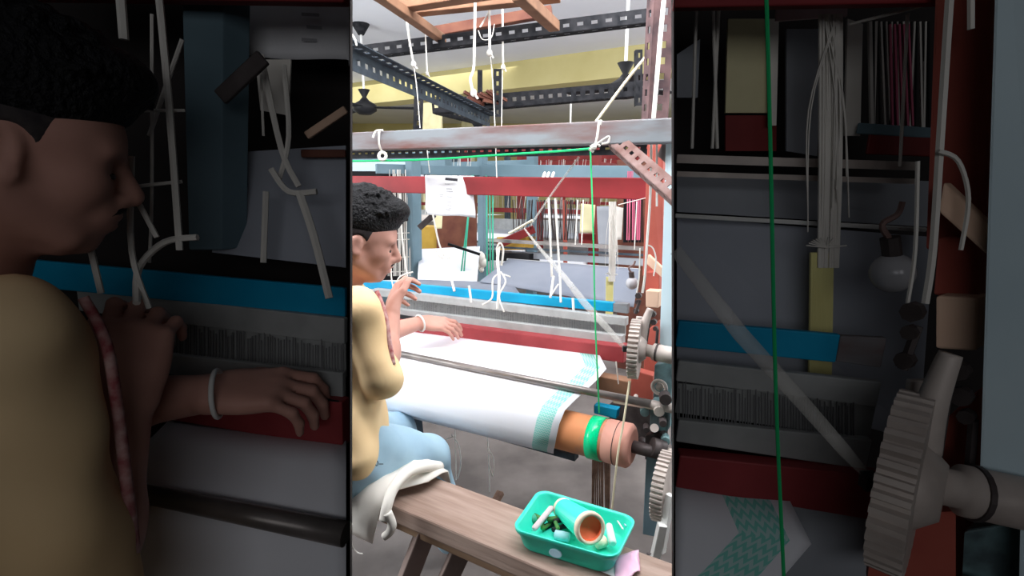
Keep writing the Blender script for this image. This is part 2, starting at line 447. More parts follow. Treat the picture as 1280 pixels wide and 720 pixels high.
# added thin partition, keeps the bright hall's light out of the dim front bays
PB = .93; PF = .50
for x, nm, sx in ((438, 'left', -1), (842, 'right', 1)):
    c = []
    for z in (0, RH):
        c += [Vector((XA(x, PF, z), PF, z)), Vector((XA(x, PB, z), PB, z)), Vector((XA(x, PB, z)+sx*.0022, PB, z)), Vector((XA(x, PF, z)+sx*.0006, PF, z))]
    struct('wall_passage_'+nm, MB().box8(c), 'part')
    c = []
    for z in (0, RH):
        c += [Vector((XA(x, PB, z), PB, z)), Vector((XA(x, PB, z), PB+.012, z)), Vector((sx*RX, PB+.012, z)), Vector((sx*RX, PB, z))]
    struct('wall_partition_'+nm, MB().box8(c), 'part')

# ================================================================== generic loom for the hall behind
def back_loom(origin, W=1.5, D=1.3, H=1.75, cm='red', clothm='net', label='', scale=1):
    o = Vector(origin)
    def q(u, v, z): return o+LU*u+LV*v+UP*z
    r = thing('power_loom', o, label, 'loom', 'looms further down the hall')
    for u in (0, W):
        for v in (0, D): MB().beam(q(u, v, 0), q(u, v, H), .08, .08, up=LV).build('post', cm, r, bevel=.004)
    for v in (0, D): MB().beam(q(0, v, H-.12), q(W, v, H-.12), .06, .11).build('cross_beam', cm, r, bevel=.004)
    for u in (0, W): MB().beam(q(u, 0, H-.3), q(u, D, H-.3), .05, .08).build('side_rail', cm, r, bevel=.004)
    MB().beam(q(0, -.05, .78), q(W, -.05, .78), .06, .06).build('breast_rail', 'steel', r)
    MB().beam(q(0, .3, .9), q(W, .3, .9), .04, .12).build('sley', 'reed', r)
    MB().beam(q(.02, .45, 1.05), q(W-.02, .45, 1.05), .02, .05).build('heddle_bar', 'maroon' if cm != 'bluegrey' else 'cast', r)
    MB().cyl(q(.05, -.05, .55), q(W-.05, -.05, .55), .09).build('cloth_roller', 'cloth', r, smooth='auto')
    MB().cyl(q(.05, D, .6), q(W-.05, D, .6), .16).build('warp_beam', 'cloth', r, smooth='auto')
    MB().grid([[q(.08, v, z), q(W-.08, v, z)] for v, z in ((-.05, .815), (.3, .84), (.45, .88), (D, .86))]).build('warp_sheet', clothm, r, solid=.004)
    b = MB()
    for i in range(36):
        u = .08+(W-.16)*i/35+random.uniform(-.01, .01); b.tube([q(u, .45+random.uniform(-.05, .2), 1.6), q(u+random.uniform(-.04, .04), .47, 1.05)], .0025, 4)
    b.build('harness_cords', 'rope', r)
    for i in range(7):
        u = .1+(W-.2)*(i+random.uniform(.2, .8))/7; z = random.uniform(1.15, 1.35)
        MB().cyl(q(u, .5, z), q(u, .5, z+.14), .03, .02, 10).tube([q(u, .5, z+.14), q(u, .5, 1.6)], .002, 4).build('heald_weight', 'cloth', r)
    return r

c0 = PY(516, 350, 3.1)
back_loom((c0.x-1.5, 4.7, 0), 1.9, 1.3, 1.62, 'bluegrey', 'cloth', 'blue-grey framed loom behind the weaver, white warp sheet')
back_loom((-.5, 5.7, 0), 1.5, 1.2, 1.8, 'maroon', 'net', 'maroon framed loom in the middle of the hall under the yellow beam')
back_loom((1.25, 4.9, 0), 1.7, 1.2, 1.75, 'red', 'clothblue', 'red framed loom behind the hanging yarn band at right')
back_loom((-2.2, 8.4, 0), 1.7, 1.3, 1.8, 'irongrey', 'cloth', 'dark grey loom furthest away at left')
back_loom((.3, 8.8, 0), 1.7, 1.3, 1.8, 'maroon', 'cloth', 'dark red loom at the far wall')

# ------------------------------------------------------------------ the loom bays (middle one bright, the side ones dim)
def px_beam(b, m, a, c, hpx, depth=.03, up=None, hpx2=None):
    a, c = m.clip(a, c); A, C_ = m.P(*a), m.P(*c)
    h1 = m.s(hpx, a[2]); h2 = m.s(hpx2 or hpx, c[2])
    b.beam(A, C_, depth*m.q, h1, up or UP, w2=depth*m.q, h2=h2); return b
def vY(x, y, v): return PV(x, y, v).y
def vv(x, y, v): return (x, y, vY(x, y, v))
def cord(name, m, pts, rpx, mt, label, cat='cord', group=None, knot=False, smooth=True, parent=None):
    P = [m.P(*p) for p in pts]; r = m.s(rpx, pts[0][2])
    b = MB().tube(P, r, 6, smooth)
    if knot: b.sphere(P[-1], r*2.3, 6, (1, 1, 1.2)); b.tube([P[-1], P[-1]+Vector((r*3, 0, -r*4))], r*.8)
    o = b.build(name, mt, parent)
    return tag(o, label, cat, group) if parent is None else o

def right_machinery(m, loom):
    """side frame at the right of the loom: posts, gear, shaft, bearings"""
    t = m.tag; hi = -30 if m is MID else 240
    # red post and pale post
    def quadpost(name, corners, depth, mt, bevel=.003):
        # corners: 4 picture points with depth, front face; pushed back by depth
        A = [m.P(*c) for c in corners]; dv = m.VV*depth*m.k*m.f
        return MB().box8([A[0], A[1], A[2], A[3], A[0]+dv, A[1]+dv, A[2]+dv, A[3]+dv]).build(name, mt, loom, bevel=bevel)
    quadpost('red_post', [(829, 180, 1.62), (828, 345, 1.62), (803, 345, 1.66), (809, 180, 1.66)], .05, 'redpost')
    quadpost('red_post', [(824, 400, 1.60), (820, 505, 1.58), (802, 500, 1.6), (807, 415, 1.62)], .05, 'redpost')
    quadpost('tan_block', [(824, 364, 1.55), (823, 385, 1.55), (807, 384, 1.57), (807, 363, 1.57)], .04, 'tan')
    quadpost('red_bracket', [(824, 340, 1.6), (824, 364, 1.6), (806, 363, 1.62), (808, 340, 1.62)], .04, 'redpost')
    quadpost('wedge', [(828, 335, 1.5), (827, 347, 1.5), (808, 330, 1.53), (810, 318, 1.53)], .02, 'tan')
    px_post = [(856, 120 if m is MID else 200, 1.40), (852, 446, 1.40), (824, 440, 1.45), (832, 180, 1.45)]
    quadpost('pale_blue_post', px_post, .06, 'palepost')
    # curved lever
    b = MB()
    pts = [m.P(x, y, 1.43) for x, y in ((813, 386), (809, 396), (805, 408), (802, 424))]
    b.tube(pts, [m.s(4, 1.5), m.s(6.5, 1.5)], 10); b.build('curved_lever', 'cast', loom, smooth=True)
    # toothed wheel
    c = m.P(794, 436, 1.42); R = m.s(39, 1.42); q_ = Matrix.Rotation(math.radians(11), 3, 'Z'); ax = q_@m.U; x = q_@m.VV; z = UP; th = m.s(11, 1.42)
    b = MB(); N = 38; prof = []
    for i in range(N):
        for f_, rr in ((0, .92), (.3, .92), (.42, 1), (.8, 1)): prof.append(((i+f_)/N*2*PI, rr*R))
    n = len(prof); th *= 1.15
    vs = [c-ax*th/2+(x*math.cos(a)+z*math.sin(a))*r for a, r in prof]+[c+ax*th/2+(x*math.cos(a)+z*math.sin(a))*r for a, r in prof]
    fs = [(i, (i+1) % n, n+(i+1) % n, n+i) for i in range(n)]+[tuple(range(n))[::-1], tuple(range(n, 2*n))]
    b.add(vs, fs); b.build('toothed_wheel', 'cast', loom)
    MB().cyl(c, c+ax*m.s(14, 1.42), R*.62, R*.3, 24).build('wheel_hub', 'cast', loom, smooth='auto')
    # shaft
    s0 = m.P(800, 436, 1.42); s1 = m.P(856, 448, 1.35)
    MB().cyl(s0, s1, m.s(11, 1.4), n=24, rings=[(0, m.s(8, 1.4)), (.3, m.s(8, 1.4)), (.31, m.s(11, 1.4)), (1, m.s(11, 1.4))]).build('drive_shaft', 'cast', loom, smooth='auto')
    MB().cyl(s0+(s1-s0)*.38, s0+(s1-s0)*.42, m.s(12, 1.4), n=20).build('shaft_collar', 'castd', loom)
    # little bolts, links and brackets
    b = MB()
    for (px, py, r) in ((799, 369, 4), (798, 377, 3), (796, 388, 3.5), (795, 406, 3), (817, 392, 4), (818, 402, 4), (820, 410, 3), (812, 394, 3)):
        p = m.P(px, py, 1.5); MB().cyl(p, p-m.VV*m.s(5, 1.5), m.s(r, 1.5), n=8).build('bolt', 'castd', loom)
    b = MB()
    for (x0, y0, x1, y1, r) in ((800, 375, 794, 392, 2), (806, 392, 801, 430, 1.6), (822, 412, 820, 436, 2), (833, 420, 833, 432, 2), (812, 400, 806, 440, 1.8)):
        b.tube([m.P(x0, y0, 1.49), m.P(x1, y1, 1.49)], m.s(r, 1.5), 6)
    b.build('linkage', 'castd', loom)
    if True:
        px_beam(MB(), m, (800, 396, 1.56), (794, 440, 1.56), 8, .02).build('pale_link', 'cast', loom, bevel=.002)
    # bits under the shaft
    quadpost('teal_bracket', [(842, 452, 1.44), (838, 500, 1.44), (816, 498, 1.46), (818, 456, 1.46)], .04, 'castt')
    quadpost('pale_bracket', [(852, 452, 1.36), (850, 560, 1.36), (838, 556, 1.37), (840, 455, 1.37)], .02, 'palepost')
    p = m.P(824, 484, 1.40)
    MB().torus(p, m.VV, m.s(9, 1.4), m.s(2.5, 1.4)).cyl(p, p+m.VV*.02, m.s(5, 1.4)).build('bearing', 'cast', loom, smooth=True)

def reed_group(m, loom):
    """blue heddle bar, heddles, reed and red race board"""
    v = .33
    rng = (440, 785) if m is not NR else (704, 785)
    xl = 440 if m is MID else (438 if m is NL else 700); xr = 786 if m is not NL else 580
    def yb(x, y0=353, s=.1): return y0+s*(x-450)
    def band(name, mt, yf, x0, x1, h0, h1, v_, depth, bevel=.002):
        a = vv(x0, yf(x0), v_); c = vv(x1, yf(x1), v_)
        px_beam(MB(), m, a, c, h0, depth, hpx2=h1).build(name, mt, loom, bevel=bevel)
    # heddle bar: bright blue with worn brown end
    blue_end = 768 if m is not NL else 576
    band('heddle_bar', 'blue', lambda x: 354+.093*(x-450), xl, blue_end, 11, 12, v, .025)
    if m is not NL: band('bar_end', 'wornbeam', lambda x: 354+.093*(x-450), 768, 786, 11, 13, v, .026)
    # upper reed cap and the band of heddle wires
    band('reed_cap', 'reed', lambda x: 368+.118*(x-500), 470 if m is not NR else 704, xr-2, 9, 11, v-.03, .03)
    band('reed_baulk', 'reed', lambda x: 390+.125*(x-500), 470 if m is not NR else 704, xr-6, 10, 14, v-.05, .03)
    b = MB(); b2 = MB()
    x0, x1 = (500, 776); x0 = max(x0, m.x0) if m is NR else x0; x1 = min(x1, m.x1)
    n = int((x1-x0)*(.7 if m is MID else .9))
    for i in range(n):
        x = x0+(x1-x0)*(i+random.uniform(-.3, .3))/n; x = min(max(x, x0+.3), x1-.3)
        yt = 372+.118*(x-500); yb_ = 386+.125*(x-500); Y = vY(x, yt, v-.045)
        b.tube([m.P(x, yt+random.uniform(0, 4), Y), m.P(x, yb_, Y)], m.s(.28, Y), 4)
        if random.random() < .35: p = m.P(x, (yt+yb_)/2+random.uniform(-2, 2), Y-.004); b2.sphere(p, m.s(.7, Y), 4)
    b.build('reed_wires', 'wire', loom); (b2.build('heddle_eyes', 'wire', loom) if m is MID else None)
    if m is not NL or True:
        a = vv(500 if m is not NR else 704, 379+.118*((500 if m is not NR else 704)-500), v-.02); xe = min(xr-4, m.x1)
        c = vv(xe, 379+.118*(xe-500), v-.02)
        px_beam(MB(), m, a, c, 13, .008, hpx2=16).build('reed_backing', 'reed', loom)
    # race board
    xs = 492 if m is not NR else 704
    band('race_board', 'race', lambda x: 407+.135*(x-530), xs, 783, 15, 21, .25, .06)
    band('race_gap', 'black', lambda x: 399+.13*(x-520), xs-3, 572, 8, 3, .225, .008)  # solid black strip standing in for the shade inside the gap

def woven_cloth(m, label, group=None):
    """cloth from the reed over the breast bar down onto the roller"""
    prof = [(.25, .0, 0), (.15, .1, .15), (.05, .5, .5), (0, .9, .9)]
    x_l = {MID: 455, NL: 440, NR: 700}[m]
    # rows of (left point, right point) as picture places
    rows = [((505, 412), (748, 441), .24, .24), ((497, 420), (758, 461), .14, .13), ((490, 432), (745, 476), .05, .05), ((485, 439), (731, 489), .0, .0),
            ((478, 446), (719, 500), -.045, -.035), ((468, 463), (706, 513), -.085, -.09), ((458, 480), (699, 530), -.105, -.108), ((452, 492), (695, 548), -.112, -.114), ((450, 499), (693, 559), -.108, -.108), ((449, 503), (692, 563), -.09, -.09), ((449, 506), (692, 567), -.04, -.04)]
    if m is NR: rows = rows[:4]
    R = []; uvs = []
    for (l, r, vl, vr) in rows:
        a = vv(*l, vl); c = vv(*r, vr); a, c = m.clip(a, c) if m is not NR else ((704.4, l[1]+(r[1]-l[1])*(704.4-l[0])/(r[0]-l[0]), a[2]+(c[2]-a[2])*(704.4-l[0])/(r[0]-l[0])), c)
        A, C_ = m.P(*a), m.P(*c); n = 12
        row = []
        for i in range(n+1):
            t = i/n; p = A.lerp(C_, t); row.append(p); full = m.clip(vv(*l, vl), vv(*r, vr))
            uvs.append(((C_-p).length/(m.k*m.f) if not m is NL else .5, p.z/(m.k*m.f)))
        R.append(row)
    o = MB().grid(R).build('woven_cloth', M['woven'], smooth=True, solid=.002, uvs=uvs)
    return tag(o, label, 'cloth', group)

def breast_bar(m, loom):
    a = vv(492, 440.5, -.02); c = (814, 505, 1.375); a, c = m.clip(a, c)
    A, C_ = m.P(*a), m.P(*c)
    MB().cyl(A, C_, m.s(3.8, a[2]), m.s(5.5, c[2]), 18).build('breast_bar', 'steel', loom, smooth='auto')

# ---- middle loom
loom = thing('power_loom', L(-.6, .3, 0), 'weaver\'s red and blue-grey power loom in the bright middle, white cloth on its roller', 'loom')
breast_bar(MID, loom); reed_group(MID, loom); right_machinery(MID, loom)
woven_cloth(MID, 'white woven cloth with teal zigzag border, wound onto the rusty roller')
# roller
u_c = Vector(L(0, -.04, .562)); rr = .061
MB().cyl(L(-1.25, -.04, .545), L(.118, -.04, .567), rr, n=40, rings=[(0, rr), (.96, rr), (1, rr)]).build('cloth_roller', 'rust', loom, smooth='auto')
MB().cyl(L(.085, -.04, .567), L(.163, -.04, .568), rr+.002, n=40, rings=[(0, rr+.002), (.85, rr+.003), (.93, rr-.002), (1, rr-.012)]).build('roller_end', 'rustend', loom, smooth='auto')
MB().cyl(L(.163, -.04, .568), L(.24, -.04, .568), .018, n=16).build('roller_spindle', 'castd', loom, smooth='auto')
tag(MB().cyl(L(.036, -.04, .565), L(.076, -.04, .566), rr+.0035, n=40).build('adhesive_tape', 'gtape', smooth='auto'), 'shiny bright green tape band around the rusty roller', 'tape')
MB().cyl(L(.118, -.04, .567), L(.120, -.04, .567), rr+.0036, n=40).build('roller_seam', 'castd', loom)
# cloth on roller hidden side
MB().cyl(L(-1.2, -.04, .548), L(-.092, -.04, .564), rr+.001, n=40).build('wound_cloth', 'cloth', loom, smooth='auto')
MB().beam(L(-1.2, -.02, .46), L(-.02, -.02, .475), .03, .02).build('under_rail', 'irongrey', loom)
# worn grey beam, red beam, slotted beam behind
b = MB(); b.beam(PY(400, 179, 2.02), PY(870, 163, 1.40), .05, .062, h2=.064); b.build('top_beam', 'wornbeam', loom, bevel=.004)
b = MB(); b.beam(PV(400, 229, .5), PV(812, 236, .5), .05, .078, h2=.078); b.build('red_cross_beam', 'red', loom, bevel=.004)
MB().slotted(PY(400, 193, 2.4), PY(845, 184, 1.75), .045, LV, .035, .002, .28).build('slotted_beam', 'iron', loom)
# side casting cluster
def q4(name, corners, depth, mt, parent=loom, bevel=.003):
    A = [PY(*c) for c in corners]; dv = LV*depth
    return MB().box8([A[0], A[1], A[2], A[3], A[0]+dv, A[1]+dv, A[2]+dv, A[3]+dv]).build(name, mt, parent, bevel=bevel)
q4('side_frame', [(828, 510, 1.48), (826, 560, 1.48), (760, 540, 1.62), (762, 505, 1.62)], .05, 'castd')
q4('orange_wood_block', [(790, 478, 1.62), (790, 500, 1.62), (745, 490, 1.66), (745, 470, 1.66)], .05, 'orangewood')
q4('blue_bracket', [(772, 512, 1.55), (770, 524, 1.55), (742, 517, 1.57), (742, 506, 1.57)], .03, 'blue')
q4('casting', [(816, 470, 1.52), (816, 505, 1.52), (788, 497, 1.56), (789, 462, 1.56)], .04, 'redpost')
q4('casting', [(836, 505, 1.36), (834, 540, 1.36), (812, 538, 1.38), (812, 503, 1.38)], .05, 'castt')
q4('casting', [(830, 540, 1.35), (828, 575, 1.35), (806, 575, 1.37), (806, 545, 1.37)], .05, 'castd')
q4('lower_leg', [(828, 560, 1.33), (822, 672, 1.33), (803, 668, 1.36), (808, 560, 1.36)], .05, 'bluegrey')
MB().cyl(PY(818, 535, 1.33), PY(818, 535, 1.38), .012, n=14).build('bolt_cap', 'cast', loom)
MB().cyl(PY(815, 558, 1.33), PY(830, 562, 1.33), .026, n=18).build('bearing', 'castd', loom, smooth='auto')
for (x, y, r, Y, mt) in ((806, 516, 6, 1.38, 'castt'), (824, 515, 7, 1.35, 'cast'), (832, 500, 8, 1.34, 'castd'), (808, 538, 4, 1.36, 'castd'), (832, 552, 6, 1.33, 'castt'), (795, 500, 3, 1.46, 'cast'), (829, 530, 5, 1.33, 'castd'), (803, 556, 5, 1.4, 'castd')):
    MB().cyl(PY(x, y, Y), PY(x, y, Y)+LV*.03-LU*.01, r*Y/640, n=14).build('boss', mt, loom, smooth='auto', bevel=.001)
MB().cyl(PY(768, 498, 1.44), PY(850, 512, 1.34), .014, n=16).build('clamp_sleeve', 'cast', loom, smooth='auto')
# large ribbed wheel at the right edge
c = L(.26, -.06, .49); R = .10; N = 44; prof = []
for i in range(N):
    for f_, r_ in ((0, .94), (.35, .94), (.45, 1), (.85, 1)): prof.append(((i+f_)/N*2*PI, r_*R))
n = len(prof); vs = []
for s_ in (-.012, .02): vs += [c+LU*s_+(LV*math.cos(a)+UP*math.sin(a))*r for a, r in prof]
MB().add(vs, [(i, (i+1) % n, n+(i+1) % n, n+i) for i in range(n)]+[tuple(range(n))[::-1], tuple(range(n, 2*n))]).build('ribbed_wheel', 'cast', loom)
MB().beam(PY(838, 618, 1.22), PY(826, 690, 1.20), .02, .02).build('white_rod', 'white', loom, bevel=.002)
MB().beam(PY(828, 655, 1.2), PY(818, 700, 1.2), .022, .022).build('white_rod', 'white', loom, bevel=.002)
# bottom shaft and treadles
MB().beam(PY(520, 520, 1.9), PY(530, 620, 1.75), .04, .04).build('frame_foot', 'irongrey', loom)
for (x, y, x2, y2) in ((560, 640, 576, 608), (600, 660, 626, 615)):
    MB().beam(PZ(x, y, .03), PZ(x2, y2, .1), .03, .02).build('treadle', 'stick', loom, bevel=.003)
b = MB()
for i in range(16):
    x = 741+i*1.45; b.tube([PY(x, 560+random.uniform(-3, 3), 1.62), PY(x+random.uniform(-3, 3), 645, 1.55)], .0028, 5, False)
tag(b.build('stick_bundle', 'stick'), 'bundle of thin brown sticks hanging under the green tape', 'sticks', kind='stuff')

# perforated irons at the top right
MB().slotted(PY(834, -40, 1.42), PY(822, 162, 1.48), .055, Vector((.1, -1, 0)), .036, .003, .62).build('slotted_post', 'plum', loom)
MB().beam(PY(852, 165, 1.46), PY(836, 200, 1.5), .05, .05).build('post_bracket', 'castd', loom)
tag(MB().slotted(PY(765, 170, 1.50), PY(870, 262, 1.22), .042, Vector((-.3, -1, .3)), .028, .003, .45).build('brace', 'rustiron'), 'diagonal perforated brown iron brace crossing in front of the red post', 'brace')

# ------------------------------------------------------------------ overhead: slotted angle irons
def angle(a, c, w, mt, label, nrm=(0, -1, 0), pitch=.05, hole=.5, lside=1):
    return tag(MB().slotted(PY(*a), PY(*c), w, Vector(nrm), pitch, .003, hole, lside).build('slotted_angle', mt), label, 'angle iron', 'slotted angle irons overhead')
angle((420, 68, 2.25), (826, 17, 1.95), .045, 'iron', 'long black slotted angle iron nearest the ceiling, crossing the whole picture')
angle((410, 62, 1.7), (612, 152, 3.3), .066, 'irongrey', 'thick grey slotted angle iron running away from top left', (-.8, -.6, 0))
angle((540, 133, 3.1), (824, 108, 2.9), .075, 'iron', 'black slotted angle iron level with the fans')
angle((524, 110, 2.9), (522, 172, 2.9), .05, 'iron', 'short upright slotted iron above the paper note')
angle((622, 86, 3.0), (622, 146, 3.0), .045, 'iron', 'short upright slotted iron under the wooden frame')
angle((799, 62, 2.6), (799, 132, 2.6), .032, 'iron', 'short upright slotted iron at right below the ceiling')
angle((552, 138, 3.2), (606, 152, 3.6), .045, 'iron', 'small sloping slotted iron with a white sticker')
tag(MB().beam(PY(600, 88, 3.4), PY(600, 170, 3.4), .03, .03).build('hanger_rod', 'iron'), 'plain dark upright rod beside the knotted rope', 'rod')
tag(MB().beam(PY(588, 146, 3.4), PY(601, 166, 3.4), .03, .03).build('iron_strut', 'iron'), 'short slanted iron strut under the sloping iron', 'strut')
b = MB()
for i in range(9): b.beam(PY(580+i*4, 118+random.uniform(-6, 8), 3.0), PY(600+i*4.5, 128+random.uniform(-3, 4), 3.05), .02, .015)
tag(b.build('scrap_pile', 'darkwood'), 'pile of dark scraps lying on the level black iron', 'scrap')

# wooden frame near the ceiling
wf = thing('wooden_rack', PY(590, 10, 2.3), 'brown wooden rack of planks hanging at the top of the picture', 'rack')
for (a, c, w_, h, mt) in (((455, -20, 1.55), (553, 49, 2.2), .035, .03, 'orangewood'), ((505, 14, 2.0), (700, -6, 1.9), .05, .035, 'orangewood'), ((648, -8, 1.6), (693, 33, 2.0), .04, .035, 'orangewood'),
                          ((500, 8, 1.85), (640, -14, 1.7), .05, .03, 'orangewood'), ((545, 40, 2.4), (690, 14, 2.3), .04, .04, 'darkwood'), ((465, -14, 1.9), (520, 22, 2.3), .05, .04, 'darkwood')):
    MB().beam(PY(*a), PY(*c), w_, h).build('plank', mt, wf, bevel=.003)

# ------------------------------------------------------------------ ceiling fans
def fan(x, y, Y, a0, label, blen=.5):
    c = PY(x, y, Y); r = thing('ceiling_fan', c, label, 'fan', 'ceiling fans')
    MB().cyl(c+UP*.12, Vector((c.x, c.y, RH-.08)), .012, n=8).build('rod', 'white', r)
    MB().cyl(Vector((c.x, c.y, RH)), Vector((c.x, c.y, RH-.1)), .09, .03, 14).build('ceiling_cup', 'iron', r, smooth='auto')
    MB().cyl(c+UP*.17, c-UP*.07, .05, n=18, rings=[(0, .06), (.3, .02), (.45, .05), (.62, .12), (.85, .12), (1, .06)]).build('motor', 'black', r, smooth='auto')
    for k in range(3):
        a = a0+k*2*PI/3; d = Vector((math.cos(a), math.sin(a), 0))
        MB().beam(c+d*.1, c+d*blen, .11, .008, w2=.14).build('blade', 'iron', r, bevel=.002)
fan(456, 134, 5.5, .15, 'black ceiling fan at left, hanging from a white rod')
fan(781, 110, 3.9, 2.6, 'black ceiling fan at right behind the level black iron', .45)
tag(MB().tube([PY(714, 112, 5.0), PY(713, 156, 5.0)], .008).build('hanging_tube', 'white'), 'thin white rod hanging in front of the yellow wall', 'rod')

# ------------------------------------------------------------------ things behind the middle loom
fr = thing('blue_rack', PY(560, 350, 2.9), 'blue-grey painted steel rack directly behind the paper note', 'rack')
MB().beam(PY(516, 195, 2.75), PY(519, 360, 2.75), .045, .072, up=LV).build('post', 'bluegrey', fr, bevel=.003)
MB().beam(PY(603, 195, 2.95), PY(604, 356, 2.95), .04, .05, up=LV).build('post', 'bluegrey', fr, bevel=.003)
MB().beam(PY(600, 213, 2.95), PY(808, 216, 2.55), .04, .065).build('cross_bar', 'bluegrey', fr, bevel=.003)
MB().beam(PY(470, 211, 2.72), PY(600, 214, 2.95), .04, .05).build('cross_bar', 'bluegrey', fr, bevel=.003)
def slab(name, pts, mt, label, cat, th=.006, group=None):
    P = [PY(*p) for p in pts]; o = MB().grid([[P[0], P[1]], [P[3], P[2]]]).build(name, mt, solid=th)
    return tag(o, label, cat, group)
def sheet(name, pts, mt, label, cat, th=.006, nx=10, ny=8, amp=.01, group=None):
    P = [PY(*p) for p in pts]; rows = []
    for j in range(ny+1):
        row = []
        for i in range(nx+1):
            p = P[0].lerp(P[1], i/nx).lerp(P[3].lerp(P[2], i/nx), j/ny)
            p += Vector((0, 1, .3))*amp*mnoise.noise(p*9); row.append(p)
        rows.append(row)
    return tag(MB().grid(rows).build(name, mt, solid=th, smooth=True), label, cat, group)
sheet('cloth_sheet', [(524, 312, 2.9), (600, 308, 2.9), (596, 356, 2.5), (522, 356, 2.5)], 'cloth', 'white cloth sheet bunched behind the blue bar, below the paper note', 'cloth')
sheet('warp_sheet', [(636, 324, 2.75), (800, 337, 2.25), (792, 384, 2.1), (600, 352, 2.4)], 'clothmid', 'grey-blue cloth stretched behind the weaver\'s blue bar', 'cloth', amp=.004)
sheet('warp_sheet', [(520, 350, 2.55), (640, 354, 2.4), (650, 368, 2.2), (520, 358, 2.3)], 'clothmid', 'grey warp strip just above the blue bar', 'cloth', amp=.003)
tag(MB().beam(PY(634, 324, 2.76), PY(800, 337, 2.26), .008, .008).build('edge_cord', 'white'), 'white selvage cord along the top of the grey-blue cloth', 'cord')
gl = thing('grey_rails', PY(720, 320, 2.8), 'pair of grey steel rails under the red beam, above the grey-blue cloth', 'rails')
MB().beam(PY(608, 300, 3.1), PY(808, 311, 2.45), .03, .018)  .build('rail', 'steel', gl); MB().beam(PY(608, 308, 3.1), PY(806, 319, 2.45), .02, .01).build('rail', 'irongrey', gl)
MB().beam(PY(640, 318, 3.0), PY(806, 328, 2.45), .004, .035).build('back_panel', 'net', gl)
tag(MB().beam(PY(604, 318, 3.15), PY(668, 322, 2.9), .1, .05).build('shadow_box', 'black'), 'black box under the rails beside the yellow machine', 'box')  # solid black block painted in as the shade below the rails
def pillar(x0, y0, x1, y1, wd, Y, mt, name, label, cat):
    return tag(MB().beam(PY(x0, y0, Y), PY(x1, y1, Y), .03, wd, up=Vector((1, 0, 0))).build(name, mt, bevel=.003), label, cat)
pillar(675, 252, 675, 312, .045, 3.6, 'maroon', 'maroon_post', 'dark maroon upright left of the double straps', 'post')
pillar(706, 250, 709, 560, .03, 3.9, 'redpost', 'rusty_post', 'thin rusty upright right of the double straps', 'post')
slab('yellow_machine', [(628, 296, 3.5), (664, 296, 3.4), (660, 312, 3.4), (628, 312, 3.5)], 'gold', 'ochre yellow machine cover seen past the green cords', 'machine cover', .15)
slab('yellow_machine', [(527, 282, 3.3), (548, 283, 3.3), (548, 480, 3.3), (527, 480, 3.3)], 'gold', 'ochre yellow box beside the blue post below the note', 'box', .15)
tag(MB().beam(PY(622, 306, 3.3), PY(668, 286, 3.3), .04, .05).build('lever', 'maroon', bevel=.003), 'dark maroon lever slanting over the yellow machine', 'lever')
tag(MB().beam(PY(524, 285, 2.6), PY(543, 268, 2.6), .02, .03).build('stub_bar', 'castd', bevel=.003), 'short dark bar sticking out of the blue post', 'bar')
tag(MB().beam(PY(522, 209, 3.3), PY(438, 208, 3.3), .04, .06).build('pale_beam', 'palepost', bevel=.003), 'pale blue beam above the weaver at left', 'beam')
sheet('hanging_cloth', [(726, 254, 2.9), (744, 256, 2.9), (742, 292, 2.9), (725, 291, 2.9)], 'cream', 'pale yellow cloth hanging behind the green rope', 'cloth')
sheet('hanging_cloth', [(746, 258, 2.8), (764, 258, 2.8), (762, 310, 2.8), (748, 310, 2.8)], 'net', 'grey cloth hanging left of the yarn band', 'cloth')
sheet('hanging_cloth', [(770, 258, 2.7), (779, 260, 2.7), (777, 300, 2.7), (768, 300, 2.7)], 'sheet', 'cream cloth hanging right of the yarn band', 'cloth')
slab('red_box', [(724, 292, 3.0), (744, 292, 3.0), (744, 306, 3.0), (724, 306, 3.0)], 'maroon', 'maroon box below the pale yellow cloth', 'box', .05)
sheet('hanging_cloth', [(541, 268, 2.9), (553, 270, 2.9), (552, 286, 2.9), (543, 286, 2.9)], 'cream', 'small cream rag below the paper note', 'cloth')
tag(MB().beam(PY(560, 305, 2.6), PY(600, 318, 2.6), .02, .012).build('shuttle', 'black'), 'thin black bar across the white cloth at the green cords', 'bar')
MB().cyl(PY(585, 324, 2.9), PY(612, 322, 2.9), .02, n=12).build('bobbin_arm', 'castd', fr)
b = MB()
for dx, dy, rr_ in ((0, 0, .03), (3, 6, .026), (-2, 10, .02), (2, 15, .014), (-4, -3, .018)): b.sphere(PY(600+dx, 322+dy, 2.85), rr_, 8, (1, 1, 1.2))
b.build('rag_knot', 'sheet', fr, smooth=True)
b = MB()
for i in range(26):
    x = 780+i*.95; b.tube([PY(x, 214, 2.60+random.uniform(0, .03)), PY(x+random.uniform(-2, 2), 303, 2.62)], random.uniform(.002, .006), 4, False)
tag(b.build('harness_threads', 'black'), 'black harness threads between yarn band and red post', 'threads', kind='stuff')
b = MB()
for i in range(9):
    x = 785+i*2; b.tube([PY(x, 214, 2.56), PY(x+random.uniform(-3, 3), 300, 2.56)], .003, 4, False)
tag(b.build('harness_threads', 'pinkthread'), 'pink and red threads between yarn band and red post', 'threads', kind='stuff')
b = MB()
for i in range(60):
    x = random.uniform(640, 725); b.tube([PY(x, 250, 3.3+random.uniform(-.3, .6)), PY(x+random.uniform(-5, 5), 300, 3.4)], random.uniform(.002, .004), 4, False)
tag(b.build('harness_threads', 'castd'), 'dark harness threads behind the double straps', 'threads', kind='stuff')  # threads added and coloured dark to darken the background
b = MB()
for i in range(30):
    x = random.uniform(486, 512); b.tube([PY(x, 212, 2.7+random.uniform(0, .1)), PY(x+random.uniform(-3, 3), 345, 2.7)], random.uniform(.0014, .0024), 4, False)
for y in (292, 300, 322, 340): b.tube([PY(486, y, 2.72), PY(512, y-1, 2.72)], .003, 4, False)
